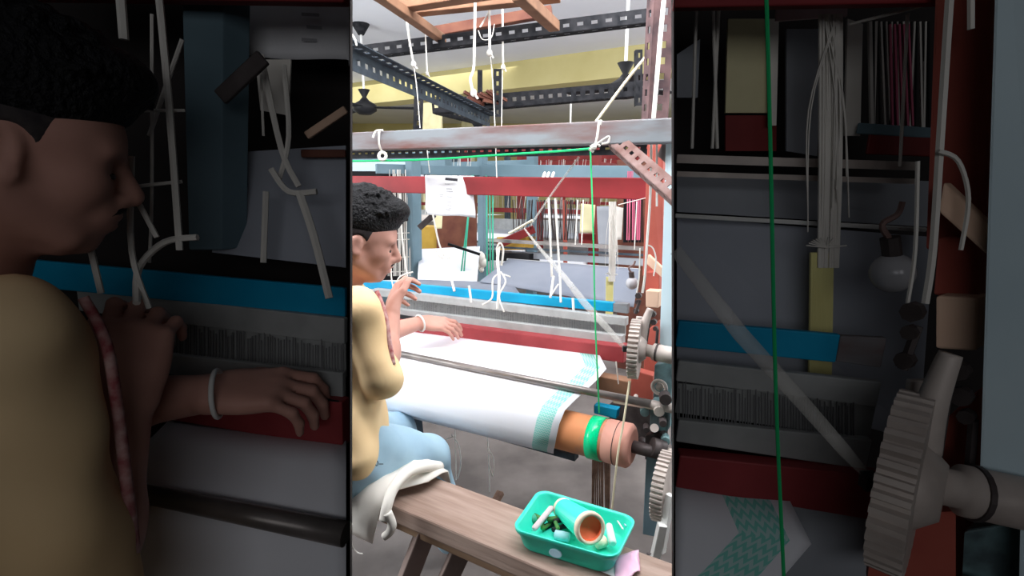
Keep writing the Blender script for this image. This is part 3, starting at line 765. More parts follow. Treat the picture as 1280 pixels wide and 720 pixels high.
tag(b.build('harness_threads', 'rope'), 'white harness threads in front of the weaver\'s face', 'threads', kind='stuff')
slab('dark_backdrop', [(430, 214, 2.85), (509, 214, 2.85), (509, 350, 2.85), (430, 350, 2.85)], 'black', 'black tarpaulin hanging behind the white harness threads', 'tarpaulin', .01)  # sheet added to make the background dark here
slab('dark_backdrop', [(546, 240, 3.2), (596, 240, 3.2), (596, 499, 3.2), (546, 499, 3.2)], 'darkwood', 'dark brown board below the right half of the paper note', 'board', .02)  # added panel, darkens the area below the note
slab('dark_backdrop', [(772, 200, 3.6), (838, 200, 3.4), (838, 470, 3.4), (772, 470, 3.6)], 'darkwood', 'dark board behind the pink threads at right', 'board', .02)  # added panel, darkens the area behind the threads
# green harness cords
for k, (x0, x1) in enumerate(((592, 575), (590, 579), (608, 609), (612, 613), (616, 616))):
    cord('green_cord', MID, [(x0, 213, 2.93), (x1, 352, 2.6)], .9, 'greens', '', parent=fr)

# ------------------------------------------------------------------ items shared by bright and dim bays
def bay_left(m):
    """paper note (built for both), harness loops"""
    pass
def note(m, label):
    # hung over the red beam
    xr = 593 if m is MID else 575.8
    rows = []
    for j in range(13):
        t = j/12; y0 = 219+ (268-219)*t; y1 = 220+(272-220)*t
        xl = 531+1*math.sin(t*3)+ (4 if t > .85 else 0)*(t-.85)/.15; row = []
        for i in range(13):
            s_ = i/12; x = xl+((593-(1.5*math.sin(t*5)))-xl)*s_
            if m is NL and x > xr: x = xr
            y = y0+(y1-y0)*s_+.8*math.sin(s_*7)*t
            Y = vY(560, 235, .45)+.012*math.sin(s_*4+t*2)-.01
            row.append(m.P(x, y, Y))
        rows.append(row)
    r = MB().grid(rows).build('paper_note', 'paper', smooth=True, solid=.0012)
    tag(r, label, 'paper')
    Y = vY(560, 235, .45)-.03
    def bar(x0, y0, x1, y1, h, mt):
        if m is NL and x1 > xr: return
        px_beam(MB(), m, (x0, y0, Y), (x1, y1, Y), h, .0008).build('print', mt, r)
    if m is MID: bar(556.5, 223.5, 572, 225, 3.4, 'ink')
    for (x0, y, w_) in ((556, 230, 6), (558, 236, 7), (549, 243, 5), (558, 239, 8), (559, 246, 6), (557, 252, 7), (559, 257, 6), (557, 262, 6), (549, 245, 4)):
        bar(x0, y, x0+w_, y+.4, 1.1, 'inkl')
note(MID, 'white printed paper note hung on the red beam in the bright middle')

def knots(m, lab):
    """white loops tying the harness to the reed"""
    g = 'white harness loops'
    S = [('left hanging loop under the note', [(541, 268, 2.1), (549, 305, 2.1), (556, 320, 2.1)], 1.2, False),
         ('tail of the left hanging loop', [(545, 313, 2.05), (552, 322, 2.05), (563, 322, 2.05)], 1.2, False),
         ('slack cord down to the blue bar', [(556, 322, 2.05), (562, 340, 2.0), (568, 364, 1.95)], 1.6, False),
         ('short pale tie left of the slack cord', [(543, 322, 2.1), (542, 350, 2.05)], 1.2, False)]
    if m is MID:
        S += [('short looped tie on the blue bar', [(589, 378, 1.9), (587, 362, 1.9), (586, 357, 1.9)], 1.6, False),
              ('left strand of the big knotted loop', [(623, 342, 1.95), (616, 350, 1.9), (615, 372, 1.88), (603, 381, 1.86)], 1.1, False),
              ('right strand of the big knotted loop', [(626, 340, 1.95), (632, 352, 1.9), (624, 370, 1.88), (630, 390, 1.86)], 1.1, False),
              ('twisted middle of the big knotted loop', [(624, 308, 2.0), (622, 326, 1.95), (624, 350, 1.9), (622, 386, 1.88)], 1.8, False),
              ('upper eye of the big knotted loop', [(624, 330, 1.99), (621, 312, 1.99), (625, 304, 1.99), (629, 312, 1.99), (627, 332, 1.99)], 1.3, False),
              ('small tail of the big knotted loop', [(627, 342, 1.95), (638, 346, 1.93)], 1, False),
              ('tie with splayed ends right of centre', [(692, 345, 1.9), (688, 372, 1.85)], 1.6, False),
              ('second tie with splayed ends', [(700, 345, 1.88), (701, 378, 1.82)], 1.4, False),
              ('third tie on the blue bar', [(716, 372, 1.78), (717, 388, 1.77)], 1.6, False),
              ('left splayed end', [(698, 355, 1.86), (687, 372, 1.84)], 1.1, False)]
    for nm, pts, r, k in S:
        pts = [(min(p[0], m.x1), p[1], p[2]) for p in pts]
        cord('harness_loop', m, pts, r, 'rope', 'white '+nm+lab, 'cord', g+lab, k)
knots(MID, '')

def diag_ribbon(m, lab):
    """translucent ribbon with black clip"""
    pts = [((655, 285), 1.0), ((676, 312), 2.2), ((704.5, 345), 3.8), ((730, 378), 5.0), ((757, 408), 4.5), ((771, 424), 4.0), ((780, 434), 2.5)]
    if m is NR: pts = [p for p in pts if p[0][0] > 704]
    A = []; Bv = []
    for (x, y), w_ in pts:
        Y = 1.62-(x-655)/125*.20
        q_ = .5 if m is NR else .7
        A.append(m.P(x-w_*q_, y+w_*q_*.8, Y)); Bv.append(m.P(x+w_*q_, y-w_*q_*.8, Y))
    o = MB().grid([A, Bv]).build('ribbon', 'tape', solid=.0015, smooth=True)
    tag(o, 'thin see-through white ribbon slanting down to the wheel'+lab, 'ribbon')
    p = m.P(781, 436, 1.41)
    o = MB().beam(p-UP*m.s(3.5, 1.41), p+UP*m.s(3.5, 1.41), m.s(6, 1.41), m.s(6, 1.41)).build('clip', 'black', bevel=.001)
    tag(o, 'small black clip holding the ribbon end by the wheel'+lab, 'clip')
diag_ribbon(MID, ' in the bright middle')
def green_rope(m, lab):
    top = 188 if m is MID else 240
    cord('green_rope', m, [(738, top, 1.50), (740, 240, 1.48), (742, 310, 1.44), (744, 400, 1.40), (747, 470, 1.37), (749, 516, 1.36)], .95 if m is MID else .75, 'green', 'bright green rope hanging straight down'+lab)
green_rope(MID, ' from the top beam to the green tape')
cord('green_rope', MID, [(400, 202, 1.95), (520, 200, 1.8), (620, 194, 1.65), (700, 189, 1.52), (738, 186, 1.46)], 1.1, 'green', 'bright green rope stretched level under the worn top beam')
def yarn_band(m, lab):
    top = 248 if m is MID else 240
    r = thing('yarn_band', m.P(765, 400, 1.95), 'hank of white and yellow yarn hanging'+lab, 'yarn')
    b = MB()
    for i in range(14):
        x = 761.5+i*.65; b.tube([m.P(x, 252, 1.95+random.uniform(-.02, .02)), m.P(x+random.uniform(-.6, .6), 310, 1.95), m.P(x-1+random.uniform(-.5, .5), 352, 1.95)], m.s(.55, 1.95), 5)
    b.build('white_yarn', 'rope', r)
    b = MB()
    for i in range(9):
        x = 758.2+i*1.0; b.tube([m.P(x, 346, 1.96), m.P(x-.5, 380, 1.96), m.P(x-1, 406, 1.96)], m.s(.75, 1.95), 5)
    b.build('yellow_yarn', 'yellowband', r)
    b = MB()
    for i in range(10):
        x = 756+random.uniform(0, 16); b.tube([m.P(766+random.uniform(-3, 3), 255, 1.93), m.P(x, 290, 1.93), m.P(x+random.uniform(-2, 2), 330+random.uniform(-15, 10), 1.93)], m.s(.28, 1.93), 4)
    for i in range(10):
        a = random.uniform(-2.8, -.4); b.tube([m.P(764, 344, 1.92), m.P(764+9*math.cos(a), 344+6*math.sin(a)+2, 1.9)], m.s(.3, 1.93), 4)
    b.build('loose_fibres', 'rope', r)
yarn_band(MID, ' from the red beam in the bright middle')
def bulb(m, lab):
    r = thing('light_bulb', m.P(790, 353, 1.7), 'round grey bulb on a bent wire beside red post'+lab, 'bulb')
    MB().sphere(m.P(790, 354, 1.7), m.s(8, 1.7), 10).build('glass', 'bulb', r, smooth=True)
    MB().cyl(m.P(789, 340, 1.7), m.P(790, 348, 1.7), m.s(3.5, 1.7), n=12).build('socket', 'castd', r)
    MB().tube([m.P(789, 341, 1.7), m.P(786, 335, 1.7), m.P(792, 331, 1.7), m.P(794, 326, 1.7)], m.s(1.2, 1.7)).build('wire', 'rustiron', r)
bulb(MID, ' in the bright middle')
def right_cords(m, lab):
    t = 180 if m is MID else 240
    cord('white_cord', m, [(814, t, 1.5), (813, 240, 1.5), (809, 300, 1.5), (806, 345, 1.5), (803, 366, 1.5)], 1.5, 'rope', 'long white cord down the front of the red post'+lab, 'cord')
    cord('white_cord', m, [(821, t, 1.49), (821, 258, 1.49)], 1.2, 'rope', 'short doubled white cord ending on the red post'+lab, 'cord')
    cord('white_cord', m, [(808, 306, 1.48), (816, 310, 1.48), (820, 325, 1.48), (817, 345, 1.48)], .9, 'rope', 'curved slack cord beside the red post'+lab, 'cord')
    cord('white_cord', m, [(800, 310, 1.5), (799, 345, 1.5), (796, 366, 1.5)], .8, 'rope', 'thin cord left of the red post'+lab, 'cord')
    cord('thin_thread', m, [(796, 252, 1.9), (793, 312, 1.9)], .6, 'rope', 'fine upright thread left of the red post'+lab, 'thread')
    cord('thin_thread', m, [(773, 256, 1.9), (809, 247, 1.75)], .5, 'rope', 'fine thread from the yarn hank up to the post'+lab, 'thread')
right_cords(MID, ' in the bright middle')

# ------------------------------------------------------------------ ropes of the middle bay
W_ = 'white ropes hanging from the ceiling rack'
def R(pts, r, lab, mt='rope', knot=False, g=W_): cord('hanging_rope', MID, pts, r, mt, lab, 'rope', g, knot)
R([(506, 4, 2.0), (511, 45, 2.0), (517, 80, 2.0)], 1.4, 'white rope at left of the rack, knotted just below the long iron', knot=True)
R([(498, -5, 1.9), (503, 10, 1.9), (512, 17, 1.9), (520, 25, 1.9)], 1.4, 'white cord looped over the left plank')
R([(531, 25, 2.1), (534, 92, 2.1)], .9, 'thin doubled white rope ending above the sloping iron', knot=True)
R([(517, 82, 2.0), (521, 110, 2.0), (525, 160, 2.0)], .6, 'fine thread running on down from the left knot')
R([(594, -5, 1.9), (593, 60, 1.9), (592, 86, 1.9), (588, 98, 1.9), (590, 110, 1.9), (592, 116, 1.9)], 1.7, 'thick white rope with a big knot in front of the scrap pile', knot=True)
R([(611, -5, 2.0), (612, 40, 2.0), (612, 66, 2.0)], 1.5, 'white rope in the middle of the rack, ending in a small knot', knot=True)
R([(628, 5, 2.1), (629, 84, 2.1)], 1.2, 'white doubled rope at right of the middle, knotted level with the iron holes', knot=True)
R([(622, -2, 2.0), (612, 14, 2.0), (600, 34, 2.0)], 1.0, 'white cord slanting between two hanging ropes')
R([(598, 38, 2.0), (603, 49, 2.0), (614, 47, 2.0), (618, 30, 2.0)], .5, 'thin slack white loop in front of the long iron')
R([(613, 68, 2.0), (617, 120, 2.0), (621, 222, 2.0)], .6, 'fine thread continuing below the middle rope')
R([(628, 88, 2.1), (627, 160, 2.1)], .6, 'fine thread continuing below the right rope')
R([(438, 40, 1.6), (443, 48, 1.6), (446, 57, 1.6)], 1.2, 'short white rope end at the upper left edge', g=None)
R([(534, 188, 1.9), (537, 216, 1.9)], .6, 'thin white thread from the slotted beam to the paper note', g=None)
R([(832, -20, 1.4), (826, 40, 1.4), (817, 148, 1.4)], 2.6, 'thick white rope along the rusty slotted post at top right', g=None)
R([(826, 50, 1.5), (790, 92, 1.53), (745, 152, 1.56)], 1.9, 'yellowish tape slanting from the top right down to the worn beam', 'creamrope', g=None)
R([(724, 196, 1.60), (690, 242, 1.62), (663, 282, 1.64)], 1.3, 'pale tape slanting across the red beam', 'tape', g=None)
R([(636, 292, 1.64), (652, 283, 1.64), (666, 275, 1.64)], 1.6, 'short white stick tied where the ribbon starts', 'creamrope', g=None)
R([(686, 248, 1.95), (688, 300, 1.92), (690, 346, 1.9)], 1.4, 'left one of two white straps under the red beam', g=None)
R([(694, 248, 1.95), (697, 300, 1.92), (700, 346, 1.88)], 1.4, 'right one of two white straps under the red beam', g=None)
R([(787, 476, 1.36), (779, 530, 1.33), (772, 570, 1.31), (765, 636, 1.3)], 1.4, 'cream rope hanging from the wheel in front of the roller end', 'creamrope', g=None)
R([(770, 452, 1.6), (773, 480, 1.6)], .8, 'short white thread below the race board end', g=None)
for i, (x0, x1) in enumerate(((729, 727), (722, 719))):
    R([(x0, 250, 2.5), (x1, 306, 2.4)], .7, ['pale thread left of the green rope', 'second pale thread further left of the green rope'][i], g=None)
R([(500, 242, 2.2), (503, 300, 2.2), (509, 345, 2.2)], 1.3, 'white strap right of the weaver\'s forehead', g=None)
R([(489, 318, 1.8), (489, 345, 1.8), (493, 366, 1.8)], 1.0, 'white cord in front of the weaver\'s nose', g=None)
R([(516, 340, 1.8), (500, 346, 1.8), (494, 358, 1.8)], 1.0, 'white cord end lying over the blue bar', g=None)
for i, (x, y0, y1) in enumerate(((567, 500, 600), (609, 542, 615))):
    R([(x, y0, 1.75), (x+2, (y0+y1)/2, 1.72), (x+3, y1, 1.68)], .8, ['white treadle string nearer the weaver', 'white treadle string under the middle of the roll'][i], g='white strings tied to the treadles')
R([(564, 543, 1.72), (573, 556, 1.7), (576, 580, 1.68), (572, 598, 1.68)], .8, 'slack white loop on the nearer treadle string', g=None)
R([(568, 545, 1.72), (553, 552, 1.7), (548, 566, 1.7), (556, 560, 1.7)], .8, 'white loop beside the weaver\'s knee', g=None)
R([(610, 560, 1.7), (617, 575, 1.68), (616, 595, 1.66), (611, 580, 1.66)], .8, 'slack white loop on the farther treadle string', g=None)
R([(440, 655, 1.15), (440, 680, 1.15), (446, 690, 1.15), (453, 692, 1.14)], .8, 'thin white thread dangling below the cream cloth at lower left', g=None)
# knots and washer on the worn beam
k = thing('beam_tie', PY(474, 175, 1.85), 'white cord tied over the worn beam at left, carrying a pale ring', 'cord')
MB().tube([PY(466, 172, 1.84), PY(470, 164, 1.84), PY(479, 163, 1.84)], .004).tube([PY(474, 164, 1.84), PY(474, 180, 1.84), PY(478, 191, 1.86)], .004).build('knot', 'rope', k)
MB().torus(PY(478, 195, 1.84), (0, -1, .2), .0125, .0055).build('ring', 'sheet', k, smooth=True)
k = thing('beam_tie', PY(750, 175, 1.48), 'frayed white knot on the worn beam at right where the green rope hangs', 'cord')
b = MB()
for pts in ([(749, 150), (747, 168), (744, 182)], [(744, 182), (752, 176), (761, 171), (760, 178), (752, 180)], [(738, 184), (745, 180), (750, 183)], [(736, 186), (742, 190)], [(752, 150), (750, 156)]):
    b.tube([PY(x, y, 1.46) for x, y in pts], .0035)
b.sphere(PY(742, 184, 1.46), .009, 6); b.build('knot', 'rope', k)

for i, x in enumerate((681, 686, 692)):
    tag(MB().tube([PY(x, 216, 2.2), PY(x-2, 222, 2.15), PY(x-1, 226, 2.15)], .006).build('cord_wrap', 'rope'), ['left', 'middle', 'right'][i]+' one of three white cord wraps over the red beam', 'cord', 'white cord wraps on the red beam')

# ================================================================== BENCH, TRAY
bench = thing('wooden_bench', L(0, -.45, 0), 'worn brown wooden plank bench the weaver sits on', 'bench')
zb = .5
MB().box8([L(-1.2, -.535, zb-.045), L(.385, -.535, zb-.045), L(.385, -.375, zb-.045), L(-1.2, -.375, zb-.045), L(-1.2, -.53, zb), L(.385, -.53, zb), L(.385, -.37, zb), L(-1.2, -.37, zb)]).build('plank', 'wood', bench, bevel=.005)
MB().beam(L(-1.2, -.515, zb-.055), L(.385, -.515, zb-.055), .02, .03).build('edge_strip', 'woodedge', bench, bevel=.003)
for (x0, y0, x1, y1) in ((533, 662, 505, 735), (580, 680, 548, 750)):
    a = PZ(x0, y0, zb-.06); c = PZ(x1, y1, .28); c = a+(c-a)*1.0
    e = a+(c-a)*((a.z-.0)/(a.z-c.z)); MB().beam(a, e, .045, .045).build('leg', 'leg', bench, bevel=.003)
for u in (-1.1, .3): MB().beam(L(u, -.45, 0), L(u, -.45, zb-.05), .05, .05).build('leg', 'leg', bench, bevel=.003)
# white paper and pink bag under the tray
tag(MB().grid([[PZ(723, 700, zb+.003), PZ(735, 707, zb+.003), PZ(770, 722, zb+.003)], [PZ(745, 690, zb+.003), PZ(765, 692, zb+.003), PZ(790, 700, zb+.003)]]).build('paper_sheet', 'paper', solid=.002), 'white paper sheet under the near corner of the tray', 'paper')
rows = []
for j in range(9):
    row = []
    for i in range(9):
        p = PZ(768, 700, zb+.004).lerp(PZ(798, 690, zb+.004), i/8).lerp(PZ(770, 740, zb+.004).lerp(PZ(800, 715, zb+.004), i/8), j/8)
        p.z += .012*abs(mnoise.noise(p*40))+.006*math.sin(PI*i/8); row.append(p)
    rows.append(row)
tag(MB().grid(rows).build('plastic_bag', 'pink', solid=.002, smooth=True), 'crumpled pink plastic bag lying on the bench at the right of the tray', 'bag')
tag(MB().sphere(PZ(811, 692, zb+.001), .004, 6, (1.4, 1, .5)).build('nail_head', 'castd'), 'dark nail head in the bench right of the pink bag', 'nail')

tray = thing('plastic_tray', PZ(715, 668, zb), 'turquoise plastic tray of weaving bits standing on the bench', 'tray')
C4 = [PZ(639, 662, zb+.052), PZ(770, 700, zb+.052), PZ(796, 648, zb+.052), PZ(674, 612, zb+.052)]
cen = sum(C4, Vector())/4
def ring(z, s, rad=.22, n=8):
    pts = []
    for k_, (sx, sy) in enumerate(((0, 0), (1, 0), (1, 1), (0, 1))):
        for i in range(n):
            a = PI+k_*PI/2+PI/2*i/(n-1)
            cx, cy = (rad if sx == 0 else 1-rad), (rad*1.4 if sy == 0 else 1-rad*1.4)
            x = cx+rad*math.cos(a); y = cy+rad*1.4*math.sin(a)
            p = C4[0].lerp(C4[1], x).lerp(C4[3].lerp(C4[2], x), y)
            p = cen+(p-cen)*s; p.z = z; pts.append(p)
    return pts
z0 = zb+.002
MB().grid([ring(z0, .02, .14), ring(z0, .84, .14), ring(z0+.006, .88, .14), ring(z0+.042, .965, .12), ring(z0+.043, 1.0, .12), ring(z0+.052, 1.01, .12), ring(z0+.054, .985, .12), ring(z0+.046, .945, .12), ring(z0+.008, .85, .14), ring(z0+.005, .8, .14), ring(z0+.005, .02, .14)], True).build('basin', 'teal', tray, smooth=True)
# oval badge
pc = PY(709, 684, 1.0); fd = (C4[1]-C4[0]).normalized()
a_ = ring(z0+.042, .965, .12); a2 = C4[0].lerp(C4[1], .44); a2 = cen+(a2-cen)*.935; nrm = Vector((fd.y, -fd.x, .22)).normalized()
q = Vector((a2.x, a2.y, z0+.023))+nrm*.0075
up_ = nrm.cross(fd).normalized()
vs = [q+fd*(.0145*math.cos(2*PI*i/24))-up_*(.0085*math.sin(2*PI*i/24)) for i in range(24)]
MB().add(vs+[v-nrm*.004 for v in vs], [tuple(range(24))]+[(i, (i+1) % 24, 24+(i+1) % 24, 24+i) for i in range(24)]).build('oval_badge', 'lblue', tray)
# cone tube
A = PZ(704, 636, zb+.034); B = PZ(737, 660, zb+.082)
cone = thing('yarn_tube', A, 'ribbed turquoise tube with orange inside lying across the tray', 'tube')
r1, r2 = .0235, .0315; d = (B-A); n_r = 24; prof = []
for i in range(n_r+1):
    t = .04+.9*i/n_r; r_ = r1+(r2-r1)*t; prof += [(t, r_), (t+.45/n_r*.9, r_+.0013)]
MB().cyl(A, B, 1, n=40, rings=[(.0, r1*.9)]+prof+[(.96, r2*.98)]).build('ribbed_wall', 'teal', cone)
MB().cyl(A-d*.04, A+d*.045, 1, n=40, rings=[(0, r1*.9), (.1, r1+.001), (.9, r1+.002), (1, r1)]).build('end_ring', 'creamrim', cone, smooth='auto')
ax = d.normalized(); x_ = ax.orthogonal().normalized(); y_ = ax.cross(x_)
def rg(t, r_): return [A+d*t+(x_*math.cos(2*PI*i/40)+y_*math.sin(2*PI*i/40))*r_ for i in range(40)]
MB().grid([rg(.95, r2*.98), rg(.97, r2+.003), rg(1.03, r2+.003), rg(1.05, r2), rg(1.045, r2*.82), rg(1.0, r2*.80)], True).build('mouth_ring', 'creamrim', cone, smooth=True)
MB().grid([rg(1.03, r2*.81), rg(.97, r2*.8), rg(.967, .0005)], True).build('inside', 'orange', cone, smooth=True)
b = MB()
for t in (.975, .985, .995, 1.005): b.torus(A+d*(t+.01), d, r2*.79, .0006, 40, 5)
b.build('inner_ribs', 'orange', cone)
def rod(name, a, c, r, mt, lab, cat, z=.03, r2_=None):
    A_ = PZ(*a, zb+z); B_ = PZ(*c, zb+z)
    return tag(MB().cyl(A_, B_, r, n=14, rings=[(0, r*.6), (.06, r), (.94, r2_ or r), (1, (r2_ or r)*.6)]).build(name, mt, smooth='auto'), lab, cat)
rod('pirn', (667, 662), (690, 634), .007, 'pinkw', 'pinkish stick leaning at the left end of the tray', 'stick', .04)
rod('bobbin', (766, 680), (761, 656), .009, 'white', 'white bobbin at the right end of the tray', 'bobbin', .03, .008)
rod('bobbin', (745, 680), (757, 676), .012, 'creamrim', 'thick cream bobbin under the tube mouth', 'bobbin', .02)
rod('stick', (768, 645), (779, 662), .002, 'white', 'upper thin clear stick at the right end of the tray', 'stick', .035)
rod('stick', (773, 643), (783, 658), .002, 'lblue', 'lower thin clear stick at the right end of the tray', 'stick', .035)
rod('spool', (693, 668), (712, 672), .011, 'lblue', 'pale blue spool lying left of the ribbed tube', 'spool', .02)
SCR = ['lowest black scrap on the tray floor beside the ribbed tube', 'lowest green scrap on the tray floor', 'second green scrap from the tray floor', 'black scrap in the middle of the scrap heap', 'green scrap in the middle of the scrap heap', 'green scrap just under the topmost ones', 'topmost black scrap of the heap in the tray', 'topmost green scrap of the heap in the tray']
for i in range(8):
    x = 678+random.uniform(0, 28); y = 648+random.uniform(0, 16)
    a = random.uniform(0, 3); rod('thread_scrap', (x, y), (x+22*math.cos(a), y-9*math.sin(a)), random.uniform(.004, .007), 'dgreen' if i % 3 else 'black', SCR[i], 'scrap', .012+.003*i)['group'] = 'dark scraps in the tray'
tag(MB().sphere(PZ(667, 648, zb+.02), .013, 8, (1, 1, .8)).build('spool', 'greens', smooth=True), 'small round green spool at the left end of the tray', 'spool')

# cream cloth over the bench's left part
rows = []; NU = 34
prof = [(-.345, -.03), (-.355, .012), (-.38, .022), (-.44, .024), (-.50, .022), (-.535, .014), (-.552, -.01), (-.556, -.05), (-.555, -.09), (-.55, -.115)]
for i in range(NU+1):
    t = i/NU; u = -1.1+.80*t; row = []
    for j, (v, z) in enumerate(prof):
        uu = u+.0-(.0 if j < 4 else .035*(j-3)/6*t*1.8)+(.035 if j < 4 else 0)*t
        bump = .010*mnoise.noise(Vector((uu*14, v*16, 1.3)))+.006*mnoise.noise(Vector((uu*40, v*30, 4)))
        fold = .022*math.exp(-((t-.93)/.05)**2) if j < 8 else .008
        p = L(uu, v-(bump+fold*.6 if j > 5 else 0), zb+z+(abs(bump)+fold if j <= 6 else bump)); row.append(p)
    rows.append(row)
cl = thing('cream_cloth', L(-.6, -.45, zb), 'crumpled cream cloth spread on the bench under the weaver', 'cloth')
MB().grid(rows).build('sheet', 'sheet', cl, smooth=True, solid=.004)
MB().tube([PY(549, 584, 1.33), PY(535, 583, 1.28), PY(510, 590, 1.22), PY(492, 610, 1.17), PY(484, 632, 1.14), PY(480, 650, 1.13)], [.016, .013, .016, .018, .016, .012][0:2], 10).build('rolled_hem', 'sheet', cl, smooth=True)
MB().tube([PY(484, 640, 1.13), PY(490, 655, 1.13), PY(487, 665, 1.13), PY(480, 671, 1.13)], (.012, .010), 10).build('tail', 'sheet', cl, smooth=True)

# ================================================================== WEAVERS
def frame_az(az, pitch=0, roll=0):
    """axes forward, left, up; az from +Y to the right, pitch nods down"""
    f = Vector((math.sin(az), math.cos(az), 0)); l = Vector((-math.cos(az), math.sin(az), 0)); u = UP.copy()
    f2 = f*math.cos(pitch)-u*math.sin(pitch); u2 = u*math.cos(pitch)+f*math.sin(pitch)
    return f2, l, u2
def arr(*v): return np.array([list(x) for x in v])
def weaver(name, c, label):
    h = c['h']; S = 1; HS = c.get('head_scale', 1)
    lo, hi = c['lo'], c['hi']
    body = SDF(lo, hi, h)
    hf, hl, hu = frame_az(c['head_az'], c['head_pitch']); H0 = Vector(c['head']); AX = arr(hf, hl, hu)
    def hp(x, y, z): return H0+(hf*x+hl*y+hu*z)*HS
    def E(g, x, y, z, rx, ry, rz, k=.02, sub=False): g.ell(hp(x, y, z), AX, (rx*HS, ry*HS, rz*HS), k*HS, sub)
    def K(g, a, b_, r1, r2, k=.02, sub=False): g.cone(hp(*a), hp(*b_), r1*HS, r2*HS, k*HS, sub)
    g = body
    # head
    E(g, -.012, 0, .035, .098, .076, .088); E(g, .035, 0, -.015, .052, .060, .075, .03)
    E(g, .03, 0, .035, .062, .064, .05, .03)
    for s_ in (-1, 1):
        K(g, (-.012, s_*.054, -.045), (.05, s_*.026, -.085), .022, .020, .03)
        E(g, .055, s_*.036, -.022, .026, .024, .022, .03)       # cheek
        E(g, .077, s_*.028, .022, .014, .024, .009, .018)       # brow ridge
        E(g, .096, s_*.034, .002, .019, .020, .013, .010, True)  # socket
        E(g, .071, s_*.031, .002, .014, .016, .012, .006)       # lid
    K(g, (.05, 0, -.09), (.066, 0, -.092), .024, .017, .02)
    K(g, (.084, 0, .018), (.110, 0, -.024), .0105, .0125, .012); E(g, .074, 0, -.060, .020, .030, .022, .02)
    E(g, .110, 0, -.030, .012, .013, .010, .008)
    for s_ in (-1, 1): E(g, .098, s_*.012, -.034, .011, .008, .008, .006)
    E(g, .082, 0, -.050, .016, .026, .014, .02)
    E(g, .093, 0, -.057, .010, .022, .006, .006); E(g, .090, 0, -.069, .010, .019, .007, .006)
    E(g, .098, 0, -.0630, .010, .022, .0016, .004, True)
    for s_ in (-1, 1):
        E(g, -.012, s_*.078, -.004, .020, .007, .031, .008); E(g, -.008, s_*.087, .0, .012, .006, .020, .005, True)
        E(g, -.004, s_*.079, -.026, .010, .006, .010, .006)
        K(g, (-.022, s_*.084, .016), (-.026, s_*.084, -.012), .005, .005, .005)
    nb = Vector(c['neck'])
    g.cone(hp(-.03, 0, -.04), nb, .050*S, .054*S, .03*S)
    # torso
    tf, tl, tu = frame_az(c['torso_az'], 0); TX = arr(tf, tl, tu); pel = Vector(c['pelvis']); ch = nb.lerp(pel, .38)
    for (p, r) in ((ch, (.088, .13, .155)), (nb.lerp(pel, .72), (.095, .125, .145)), (pel, (.11, .15, .10))): g.ell(p, TX, [q_*S for q_ in r], .06*S)
    sr, er, wr = map(Vector, c['armR']); sl_, el_, wl = map(Vector, c['armL'])
    g.cone(nb+Vector((0, 0, -.045)), sr, .034*S, .040*S, .02*S); g.cone(nb+Vector((0, 0, -.045)), sl_, .034*S, .040*S, .02*S)
    for s0, e0, w0 in ((sr, er, wr), (sl_, el_, wl)):
        g.cone(s0, e0, .043*S, .038*S, .02*S); g.cone(e0, e0.lerp(w0, .4), .038*S, .037*S, .02*S); g.cone(e0.lerp(w0, .35), w0, .037*S, .025*S, .02*S)
    # hands
    for (w0, fd_, nm_, th, curl) in c['hands']:
        fd_ = Vector(fd_).normalized(); nm_ = Vector(nm_); nm_ = (nm_-fd_*nm_.dot(fd_)).normalized(); sd = fd_.cross(nm_).normalized()*th
        # sd: towards the thumb; nm_: back of the hand
        w0 = Vector(w0)
        for i_, o_ in enumerate((.030, .010, -.010, -.029)):
            kn = w0+fd_*(.088-.004*i_)*S+sd*o_*S; g.cone(w0+sd*o_*.6*S, kn, .014*S, .0115*S, .012*S)
            ln = (.042, .047, .043, .034)[i_]*S; r_ = (.0092, .0095, .009, .008)[i_]*S
            a1 = curl*(.5+.08*i_); a2 = a1+curl*.9; a3 = a2+curl*.5
            p1 = kn+(fd_*math.cos(a1)-nm_*math.sin(a1))*ln+sd*(.003*(1.5-i_))*S
            p2 = p1+(fd_*math.cos(a2)-nm_*math.sin(a2))*ln*.62
            p3 = p2+(fd_*math.cos(a3)-nm_*math.sin(a3))*ln*.5
            g.cone(kn, p1, r_*1.05, r_*.97, .004*S); g.cone(p1, p2, r_*.97, r_*.9, .004*S); g.cone(p2, p3, r_*.9, r_*.78, .004*S)
        g.ell(w0+fd_*.045*S-nm_*.004*S, arr(fd_, sd, nm_), (.05*S, .036*S, .014*S), .012*S)
        t0 = w0+fd_*.022*S+sd*.022*S; t1 = t0+(fd_*.7+sd*.62-nm_*.3).normalized()*.042*S; t2 = t1+(fd_*.95+sd*.2-nm_*.25).normalized()*.032*S; t3 = t2+(fd_*.98-sd*.02-nm_*.3).normalized()*.022*S
        g.cone(t0, t1, .015*S, .0115*S, .012*S); g.cone(t1, t2, .0115*S, .0102*S, .004*S); g.cone(t2, t3, .0102*S, .0085*S, .004*S)
    # legs
    for (hq, kn, an, toe) in c['legs']:
        hq, kn, an, toe = map(Vector, (hq, kn, an, toe))
        g.cone(hq, kn, .078*S, .055*S, .04*S); g.cone(kn, kn.lerp(an, .35), .052*S, .052*S, .03*S); g.cone(kn.lerp(an, .3), an, .052*S, .034*S, .02*S)
        g.cone(an-UP*.03, toe, .034*S, .022*S, .03*S)
        if h < .0042 or True: pass
    root = build_np(g.mesh(), 'person', 'skin', base=(c['pelvis'][0], c['pelvis'][1], lo[2]))
    tag(root, label, 'person')
    # hair: short faded sides, thick swept top
    def grd(r=.16):
        p = np.array(hp(0, 0, .03)); return SDF(p-r*S, p+r*S, c.get('hh', h*.75))
    HS *= 1.04; g = grd(); E(g, -.014, 0, .036, .0995, .0785, .090)
